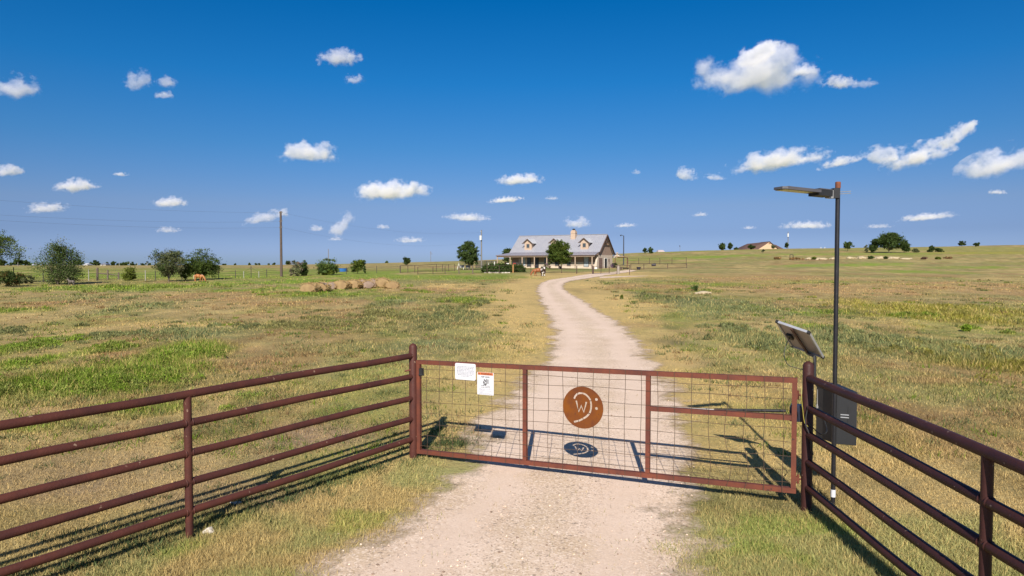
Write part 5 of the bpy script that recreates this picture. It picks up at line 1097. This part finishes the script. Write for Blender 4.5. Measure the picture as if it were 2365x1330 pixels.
# swing frame
def swing():
    b = onx(1074, 128); t = thing('swing_frame', 'white metal swing frame with three A shaped legs in the yard', 'swing', b); W_ = 2.3; hh = 1.25
    for k in range(3):
        x = b.x - W_ / 2 + k * W_ / 2; z0 = b.z; MB().tube([Vector((x - .28, b.y - .5, z0)), Vector((x, b.y, z0 + hh)), Vector((x + .28, b.y + .5, z0))], .04, 6).build('leg', WP, t)
    MB().tube([Vector((b.x - W_ / 2, b.y, b.z + hh)), Vector((b.x + W_ / 2, b.y, b.z + hh))], .03, 6).build('top_bar', mat('grey_bar', (.35, .36, .38), .5), t)
    gb_ = mat('grey_swing_bench', (.30, .30, .31), .6)
    for s in (-1, 1):
        c = Vector((b.x + s * W_ / 4, b.y, b.z + .38)); q = MB().box(c, (.85, .45, .06)).build('bench_seat', gb_, t); MB().box(c + Vector((0, .22, .25)), (.85, .05, .45)).build('bench_back', gb_, t)
        for r_ in (-1, 1): MB().tube([c + Vector((r_ * .38, 0, .03)), Vector((c.x + r_ * .38, b.y, b.z + hh))], .012, 5).build('chain', STEEL, t)
swing()
# bin, crate, trough, ball, dark tub, white rock
b = hp_(-.9, 8.0, 0); b = Vector((b.x, b.y, HO.z - .05)); t = thing('wheelie_bin', 'black wheeled bin beside the open doorway of the farmhouse', 'bin', b); bx_ = MB(); bx_.hexa([b + e1 * sx * .24 + e2 * sy * .28 + UP * .06 for sx, sy in ((1, -1), (-1, -1), (-1, 1), (1, 1))] + [b + e1 * sx * .32 + e2 * sy * .36 + UP * 1.05 for sx, sy in ((1, -1), (-1, -1), (-1, 1), (1, 1))]); bx_.build('body', BLK, t); MB().box(b + UP * 1.09, (.7, .8, .07), e1, e2).build('lid', BLK, t)
for s in (-1, 1): c = b + e1 * s * .3 + e2 * .3 + UP * .1; MB().tube([c, c + e1 * s * .06], .1, 10).build('wheel', BLK, t)
BRW = mat('dark_brown_wood', (.06, .035, .03), .8)
def crate(label, px, d, w_, h, m):
    b = onx(px, d); t = thing('crate', label, 'crate', b)
    for k in range(3):
        for s in (-1, 1): MB().box(b + Vector((0, s * w_ * .4, h * (k + .5) / 3)), (w_, .05, h / 3 * .82)).build('slat', m, t); MB().box(b + Vector((s * w_ * .48, 0, h * (k + .5) / 3)), (.05, w_ * .74, h / 3 * .82)).build('slat', m, t)
    MB().box(b + UP * .03, (w_ * .9, w_ * .74, .05)).build('base_board', m, t)
crate('small dark brown crate beside the pale gate pillar', 1432.5, 127, .65, .5, BRW)
b = onx(1445, 128); t = thing('feed_trough', 'long low dark feed trough on the drive past the gate pillar', 'trough', b); MB().hexa([b + Vector((x * .5, y * .15, .12)) for x, y in ((-1, -1), (1, -1), (1, 1), (-1, 1))] + [b + Vector((x * .58, y * .24, .34)) for x, y in ((-1, -1), (1, -1), (1, 1), (-1, 1))]).build('trough_body', BLK, t)
for s in (-1, 1): MB().box(b + Vector((s * .4, 0, .06)), (.06, .3, .14)).build('foot', BLK, t)
b = onx(1475, 126); t = thing('stock_tub', 'dark round stock tub at the end of the drive', 'tub', b); MB().tube([b, b + UP * .5, b + UP * .52, b + UP * .5, b + UP * .1], [.28, .40, .40, .35, .26], 14).build('tub_wall', mat('dark_purple_rubber', (.03, .026, .04), .6), t, True)
for s in (-1, 1): MB().tube([b + Vector((s * .38, 0, .42)), b + Vector((s * .47, 0, .46)), b + Vector((s * .40, .1, .46))], .02, 5).build('handle', BLK, t)
b = g(1510, 614.5); t = thing('stock_tub', 'dark tub lying on the pale ground behind the low corral fence', 'tub', b); MB().tube([b + Vector((-.5, 0, .3)), b + Vector((.4, 0, .3)), b + Vector((.42, 0, .3)), b + Vector((.3, 0, .3))], [.3, .4, .36, .3], 12).build('tub_wall', mat('dark_purple_rubber', (.03, .026, .04)), t, True); MB().tube([b + Vector((.3, -.38, .4)), b + Vector((.42, -.46, .42)), b + Vector((.5, -.38, .44))], .02, 5).build('handle', BLK, t)
p = onx(1376, 131.5); o = MB().blob(p + UP * .12, (.34, .25, .22), 9, 2, .15).build('stone', mat('white_stone', (.78, .76, .73), .9), None, True); recentre(o); tag(o, 'white stone on the lawn by the corner of the farmhouse', 'stone')
# white shed behind the house
b = onx(1425, 243); t = thing('shed', 'small white gabled shed behind the farmhouse', 'shed', b); SH = mat('white_shed_wall', (.50, .46, .41), .8); w_ = 1.25; zt = at(1425, 591, 243).z - b.z; pk = at(1425, 585.5, 243).z - b.z
MB().prism([b + Vector((-w_, 0, -.2)), b + Vector((w_, 0, -.2)), b + Vector((w_, 0, zt)), b + Vector((0, 0, pk)), b + Vector((-w_, 0, zt))], Vector((0, 4, 0))).build('wall', SH, t)
for s in (-1, 1): MB().beam(b + Vector((s * (w_ + .3), 1.9, zt - .1)), b + Vector((0, 1.9, pk + .08)), 4.4, .1, UP).build('roof', mat('blue_grey_roof', (.16, .19, .27), .5), t)
MB().box(b + Vector((0, -.03, .9)), (.8, .05, 1.8)).build('door', TANT, t)
# blue tarp bundle behind the bushes
b = g(790, 627); t = thing('water_tank', 'bright blue low stock tank behind the bushes', 'tank', b); BL = mat('bright_blue_plastic', (.02, .14, .42), .5); MB().tube([b, b + UP * .5, b + UP * .52, b + UP * .48, b + UP * .15], [.85, .9, .9, .84, .8], 18).build('tank_wall', BL, t, True); MB().tube([b + Vector((.9, 0, .1)), b + Vector((1.05, 0, .1))], .06, 6).build('outlet', BLK, t)

# ------------------------------------------------------------------ second house on the rise
def house2():
    d = 322; b = onx(1768, d); b.z = at(1768, 578.5, d).z - .2; t = thing('ranch_house', 'tan house with brown hipped roof on the far rise', 'house', b)
    k = d / FPX; RB = mat('brown_shingle_roof', (.115, .062, .05), .85, (.09, .05, .042), 2); W2 = mat('peach_wall', (.62, .42, .27), .9)
    def q(px, y, z): return b + Vector(((px - 1768) * k, y, z * k))
    # wings: px offsets in photo pixels, z in pixel heights
    MB().hexa([q(1716, 2, -3), q(1752, 0, -3), q(1752, 11, -3), q(1716, 12, -3), q(1716, 2, 4), q(1752, 0, 4), q(1752, 11, 4), q(1716, 12, 4)]).build('wall', W2, t)
    MB().prism([q(1748, -2, -3), q(1790, -2, -3), q(1790, -2, 6.5), q(1772.5, -2, 20), q(1748, -2, 4)], Vector((0, 10, 0))).build('gable_wall', W2, t)
    MB().hexa([q(1788, 1, -3), q(1812, 1, -3), q(1812, 11, -3), q(1788, 11, -3), q(1788, 1, 4), q(1812, 1, 4), q(1812, 11, 4), q(1788, 11, 4)]).build('wall', W2, t)
    MB().add([q(1709, -1, 1.5), q(1752, -2, 3.5), q(1773, -2, 21.5), q(1735, 6, 17.5), q(1709, 13, 1.5), q(1760, 13, 3), q(1773, 12, 21.5)], [(0, 1, 2, 3), (0, 3, 4), (3, 2, 6, 5, 4), (0, 4, 5, 1), (1, 5, 6, 2)]).build('roof', RB, t)
    MB().add([q(1772, -2.6, 21.8), q(1772, 9, 21.8), q(1793, 9, 5.5), q(1793, -2.6, 5.5), q(1772, -2.6, 20.6), q(1772, 9, 20.6), q(1793, 9, 4.2), q(1793, -2.6, 4.2)], [(3, 2, 1, 0), (4, 5, 6, 7), (0, 4, 7, 3), (1, 2, 6, 5)]).build('roof', RB, t)
    MB().add([q(1784, 0, 13), q(1788, 4.5, 17), q(1799, 4.5, 15), q(1813.5, -.2, 2.6), q(1813.5, 12, 2.6), q(1784, 12, 13), q(1786, -.2, 4)], [(0, 1, 2, 3, 6), (2, 4, 3), (1, 5, 4, 2), (6, 3, 4, 5)]).build('roof', RB, t)
    MB().prism([q(1769.5, -2.06, 15.5), q(1775, -2.06, 15.5), q(1772.3, -2.06, 18)], Vector((0, .05, 0))).build('gable_vent', TRIM, t)
    for px in (1770, 1779): f = MB().box(q(px, -2.05, 3), (2 * k * 1.5, .08, 3.2 * k)).build('window', TANT, t); MB().box(q(px, -2.1, 3), (2 * k, .06, 2.6 * k)).build('pane', GLS, f)
    MB().box(q(1744, -1.0, -.2), (.18, .18, 6 * k)).build('porch_post', TANT, t); MB().box(q(1720, -.8, -.2), (.18, .18, 6 * k)).build('porch_post', TANT, t)
house2()
# far barn roof and pale houses on the left horizon
def barn(name, label, px, pt, w_px, d, wallc, roofc, pbz):
    b = onx(px, d); k = d / FPX; b.z = at(px, pbz, d).z - 1; hh = at(px, pt, d).z - b.z; w_ = w_px * k; t = thing(name, label, 'building', b)
    MB().box(b + Vector((0, 3, hh * .3)), (w_, 6, hh * .6)).build('wall', wallc, t); MB().prism([b + Vector((-w_ * .55, -.4, hh * .58)), b + Vector((w_ * .55, -.4, hh * .58)), b + Vector((w_ * .3, 3, hh)), b + Vector((-w_ * .3, 3, hh))], Vector((0, .01, 0))).hexa([b + Vector((-w_ * .55, -.4, hh * .58)), b + Vector((w_ * .55, -.4, hh * .58)), b + Vector((w_ * .55, 6.4, hh * .58)), b + Vector((-w_ * .55, 6.4, hh * .58)), b + Vector((-w_ * .35, 2.6, hh)), b + Vector((w_ * .35, 2.6, hh)), b + Vector((w_ * .35, 3.4, hh)), b + Vector((-w_ * .35, 3.4, hh))]).build('roof', roofc, t)
    MB().box(b + Vector((0, -.04, hh * .3)), (w_ * .12, .08, hh * .4)).build('door', TRIM, t)
barn('barn', 'pale tan barn roof just showing over the skyline right of the yard', 1528, 577, 16, 325, mat('pale_tan_wall', (.5, .36, .3), .9), mat('pale_roof', (.55, .45, .43), .7), 586)
barn('house', 'tiny white house between far trees on the left horizon', 198, 608, 10, 540, SH, GLOSSR, 613)
barn('house', 'tiny grey roofed house on the far left horizon beside the white one', 238, 607, 14, 560, SH, mat('blue_grey_roof', (.16, .19, .27)), 613)
barn('house', 'tiny pale house on the horizon left of the tall shrub', 70, 610, 12, 530, SH, GLOSSR, 613)
# far white fence tips
for i, px in enumerate((42, 84, 115, 241, 276, 300, 340, 318)):
    b = onx(px, 190); o = MB().tube([b - UP * .1, b + UP * 1.0], .06, 6).build('fence_post', PALEP, None, True); recentre(o); tag(o, 'pale far fence post in the dry strip beyond the left trees', 'fence post', 'pale posts of the far left fence')
for px, lab in ((1895, 'left one of two short white pipes on the far right skyline'), (1904, 'right one of two short white pipes on the far right skyline')):
    b = onx(px, 296); o = MB().tube([b - UP * .2, Vector((b.x, b.y, at(px, 570.5, 296).z))], .13, 8).build('white_pipe', WP, None, True); recentre(o); tag(o, lab, 'pipe')
# black stock frame
b = g(1828, 594.5); t = thing('stock_rack', 'small black goalpost shaped frame on the right hand slope', 'frame', b); k = b.y / FPX
for s in (-1, 1): MB().tube([b + Vector((s * 3.6 * k, 0, -.1)), b + Vector((s * 3.6 * k, 0, 6 * k))], .09, 8).build('upright', BLK, t, True)
MB().tube([b + Vector((-3.8 * k, 0, 6 * k)), b + Vector((3.8 * k, 0, 6 * k))], .09, 8).build('crossbar', BLK, t, True)
# rock piles and earth mounds on the slope
CAL = mat('white_caliche', (.50, .41, .27), .95, (.40, .32, .20), 1.5, bump=.6, bscale=4)
for i, (px, py, w_, h_, lab) in enumerate([(1868, 599, 18, 5, 'leftmost pale rock pile on the right hand slope'), (1898, 599.5, 24, 6, 'pale rock pile just left of the lamp pole'), (1922, 598.5, 14, 5, 'pale rock pile directly behind the lamp pole'), (1963, 597, 18, 4.5, 'pale rock pile first to the right of the lamp pole'),
        (1990, 597, 24, 6, 'largest pale rock pile below the big oak'), (2031, 597, 22, 6, 'pale rock pile below the right side of the big oak'), (2063, 597.5, 22, 6, 'pale rock pile furthest but one on the right hand slope'), (2092, 598.5, 26, 4, 'low broken pale rock pile at the right end of the row'), (1622, 679, 38, 8, 'pale earth mound in the weeds right of the drive')]):
    p = g(px, py); k = p.y / FPX; mb = MB(); rr = random.Random(i + 300)
    mb.blob(p, (w_ * .5 * k, w_ * .4 * k, h_ * .8 * k), i + 310, 3, .18, -.1)
    for q in range(7): c = p + Vector((rr.uniform(-.45, .45) * w_ * k, -rr.uniform(0, .4) * w_ * k, h_ * k * rr.uniform(.1, .4))); mb.blob(c, (w_ * .12 * k, w_ * .1 * k, h_ * .3 * k), q + i * 9, 2, .25)
    o = mb.build('rock_pile', CAL, None); recentre(o); tag(o, lab, 'rock pile')
for i, (px, py, w_, h_, lab, c) in enumerate([(1795, 599, 26, 5, 'rusty low brush clump left of the pale rocks', np.array([.27, .17, .075])), (1838, 600, 44, 5, 'long rusty brush clump touching the leftmost pale rock pile', np.array([.26, .16, .07])), (1880, 599.5, 14, 7, 'round green bush between the pale rock piles', G3), (2012, 598, 18, 7, 'green bush between the largest pale rocks', G2), (2046, 598, 14, 6, 'dark green bush second among the pale rocks', GD),
        (2135, 599, 32, 6, 'dark purple brown brush clump right of the pale rocks', np.array([.20, .125, .09])), (2166, 599, 18, 6, 'olive bush between two brown brush clumps', G3), (2192, 598, 28, 5, 'brown brush clump furthest right on the slope', np.array([.24, .15, .075])), (1436, 691, 9, 10, 'single leafy weed at the right edge of the drive', G3), (1606, 672, 24, 13, 'green bush behind the pale earth mound', G2 * 1.4), (2232, 766, 22, 18, 'bright yellow green bush in the right pasture', np.array([.17, .24, .03]))]):
    p = g(px, py); k = p.y / FPX; tree('shrub', lab, 'shrub', p, h_ * k, w_ * k, trunk=0, limbs=3, n=500, shape='bush', col=c, seed=400 + i)

# ------------------------------------------------------------------ clouds
def cloudmat():
    m = bpy.data.materials.new('cloud_vapour'); m.use_nodes = True; n = m.node_tree; n.nodes.clear(); N = n.nodes.new; L = n.links.new
    def M(op, a, b=None, c=None):
        x = N('ShaderNodeMath'); x.operation = op
        for i, q in enumerate((a, b, c)):
            if q is None: continue
            if isinstance(q, (int, float)): x.inputs[i].default_value = q
            else: L(q, x.inputs[i])
        return x.outputs[0]
    out = N('ShaderNodeOutputMaterial'); vol = N('ShaderNodeVolumeScatter'); vol.inputs['Color'].default_value = (.47, .475, .63, 1); vol.inputs['Anisotropy'].default_value = -.15
    tc = N('ShaderNodeTexCoord'); P = tc.outputs['Object']; oi = N('ShaderNodeObjectInfo')
    def A(nm):
        a = N('ShaderNodeAttribute'); a.attribute_type = 'OBJECT'; a.attribute_name = nm; return a
    mul = N('ShaderNodeVectorMath'); mul.operation = 'MULTIPLY'; L(P, mul.inputs[0]); L(A('noise_stretch').outputs['Vector'], mul.inputs[1])
    nz = N('ShaderNodeTexNoise'); nz.noise_dimensions = '4D'; L(mul.outputs[0], nz.inputs['Vector']); L(A('noise_seed').outputs['Fac'], nz.inputs['W'])
    nz.inputs['Scale'].default_value = 1; nz.inputs['Detail'].default_value = 8; nz.inputs['Roughness'].default_value = .64
    sep = N('ShaderNodeSeparateXYZ'); L(P, sep.inputs[0])
    zz = M('MULTIPLY_ADD', M('MINIMUM', sep.outputs[2], 0), 1.1, sep.outputs[2])
    cb = N('ShaderNodeCombineXYZ'); L(sep.outputs[0], cb.inputs[0]); L(sep.outputs[1], cb.inputs[1]); L(zz, cb.inputs[2])
    ln = N('ShaderNodeVectorMath'); ln.operation = 'LENGTH'; L(cb.outputs[0], ln.inputs[0])
    v = M('SUBTRACT', M('MULTIPLY_ADD', nz.outputs[0], 3.6, -1.06), ln.outputs['Value'])
    soft = M('MULTIPLY_ADD', M('MAXIMUM', M('MULTIPLY', sep.outputs[2], -1), 0), 1.4, .24)
    mr = N('ShaderNodeMapRange'); L(v, mr.inputs[0]); mr.inputs[1].default_value = 0; L(soft, mr.inputs[2]); mr.inputs[3].default_value = 0; L(A('vapour_density').outputs['Fac'], mr.inputs[4])
    L(mr.outputs[0], vol.inputs['Density']); L(vol.outputs[0], out.inputs['Volume'])
    return m
def clouds():
    CM = cloudmat(); bm = bmesh.new(); bmesh.ops.create_icosphere(bm, subdivisions=3, radius=1.12); me = bpy.data.meshes.new('cloud'); bm.to_mesh(me); bm.free(); me.materials.append(CM)
    BASE = 400
    CL = [(1738, 176, 300, 120, 1, 'largest cloud, grey based and towering, high on the right'), (1758, 128, 110, 66, 1.6, 'bright white puff on top of the largest cloud'), (1855, 165, 80, 34, .7, 'ragged cloud tail at the right end of the largest cloud'),
          (1938, 191, 85, 34, .7, 'small cloud just right of the largest cloud'), (1998, 195, 60, 28, .25, 'faint wisp second to the right of the largest cloud'), (785, 134, 110, 42, .7, 'small ragged cloud high in the middle left of the sky'), (818, 184, 50, 30, .5, 'tiny cloud below the ragged high middle cloud'),
          (42, 203, 96, 68, .8, 'cloud at the left edge high in the sky'), (322, 187, 62, 52, .6, 'larger of the three small clouds high on the left'), (385, 190, 46, 34, .45, 'upper right one of three small clouds high on the left'), (380, 220, 46, 24, .45, 'lowest of three small clouds high on the left'),
          (713, 355, 138, 62, 1, 'rounded white cloud in mid sky above the utility pole'), (906, 442, 182, 56, 1.1, 'long flat white cloud left of centre in mid sky'), (20, 395, 60, 36, .8, 'cloud touching the left edge in mid sky'),
          (175, 430, 98, 38, .9, 'white cloud low on the left, right of the edge cloud'), (278, 403, 34, 13, .5, 'tiny wisp above and right of the low left clouds'), (1198, 416, 104, 32, .8, 'flat white cloud in mid sky near the centre'), (1585, 405, 66, 38, .8, 'small puffy cloud right of centre above the farmhouse gable'), (1650, 410, 50, 22, .4, 'faint wisp beside the small puffy cloud right of centre'),
          (1798, 372, 215, 58, 1, 'long bright cloud above the lamp head'), (1940, 376, 90, 30, .6, 'slim cloud between the long bright cloud and the lamp cap'), (2040, 362, 110, 52, .8, 'left puff of the large cloud bank on the right'), (2125, 360, 165, 62, 1.1, 'main body of the large cloud bank on the right'), (2222, 305, 100, 48, 1, 'slanting cloud tower at the upper right of the bank'), (2310, 378, 190, 80, 1, 'bright cloud cut by the right picture edge'),
          (108, 481, 92, 30, .9, 'flat cloud low on the left above the tall shrub'), (395, 468, 78, 30, .8, 'small flat cloud above the two field trees'), (612, 503, 90, 34, .8, 'flat cloud just left of the utility pole top'), (653, 492, 30, 26, 1, 'small round puff behind the utility pole top'), (792, 520, 76, 44, 1, 'upright puffy cloud right of the utility pole'), (733, 528, 38, 20, .7, 'small puff between utility pole and upright puffy cloud'),
          (775, 552, 34, 12, .5, 'thin wisp under the upright puffy cloud'), (885, 524, 32, 14, .6, 'tiny cloud right of the upright puffy cloud'), (1080, 503, 102, 24, .8, 'flat cloud above the round yard tree'), (1168, 462, 78, 17, .6, 'thin flat cloud near the centre below the mid cloud'), (1275, 458, 30, 12, .4, 'tiny wisp right of the thin central cloud'), (1332, 515, 62, 36, 1, 'puffy cloud directly above the farmhouse chimney'),
          (1445, 521, 56, 13, .5, 'thin cloud above the yard light pole'), (1618, 496, 38, 12, .5, 'tiny flat cloud above the brown roofed house, left'), (1862, 521, 112, 24, .7, 'flat pale cloud crossing behind the lamp pole'), (2140, 502, 122, 22, .7, 'long thin cloud above the big oak'), (2030, 523, 64, 14, .3, 'faint low cloud left above the big oak'), (945, 555, 70, 18, .6, 'low cloud above the small rounded tree'), (385, 532, 60, 18, .5, 'low pale cloud just above the grey green tree'), (2303, 444, 44, 14, .4, 'tiny wisp below the right edge cloud'), (1470, 398, 22, 16, .3, 'tiny faint puff in the middle of the sky'), (1730, 526, 34, 10, .35, 'faint tiny cloud over the brown roofed house')]
    for i, (px, py, w_, h_, dn, lab) in enumerate(CL):
        el_ = math.atan((612 - min(py + h_ / 2, 575)) / FPX); dist = BASE / math.tan(el_)
        if i in (1, 2): dist = BASE / math.tan(math.atan((612 - 236) / FPX)) + (60 if i == 1 else -20)
        o = bpy.data.objects.new('cloud', me); C.objects.link(o); o.location = at(px, py + h_ * .08, dist)
        rx = w_ / 2 / FPX * dist * 1.10; rz = h_ / 2 / FPX * dist * 1.22; ry = max(rz, rx * .6); o.scale = (rx, ry, rz)
        o['noise_stretch'] = (rx / rz * 1.15, ry / rz * 1.15, 1.35); o['vapour_density'] = (dn if py < 470 else dn * .6) * 4.2 / (rz * 2); o['noise_seed'] = 3.7 * i + .4
        o.rotation_euler = (0, -R({(2036, 360): 14, (2125, 360): 15, (2222, 305): 38, (2310, 378): 18, (1940, 376): 13, (1798, 372): 8, (612, 503): 16, (792, 520): 48, (322, 187): 30, (1758, 128): 20, (42, 203): 14}.get((px, py), random.uniform(-3, 6))), 0)
        tag(o, lab, 'cloud', 'small fair weather clouds')
clouds()
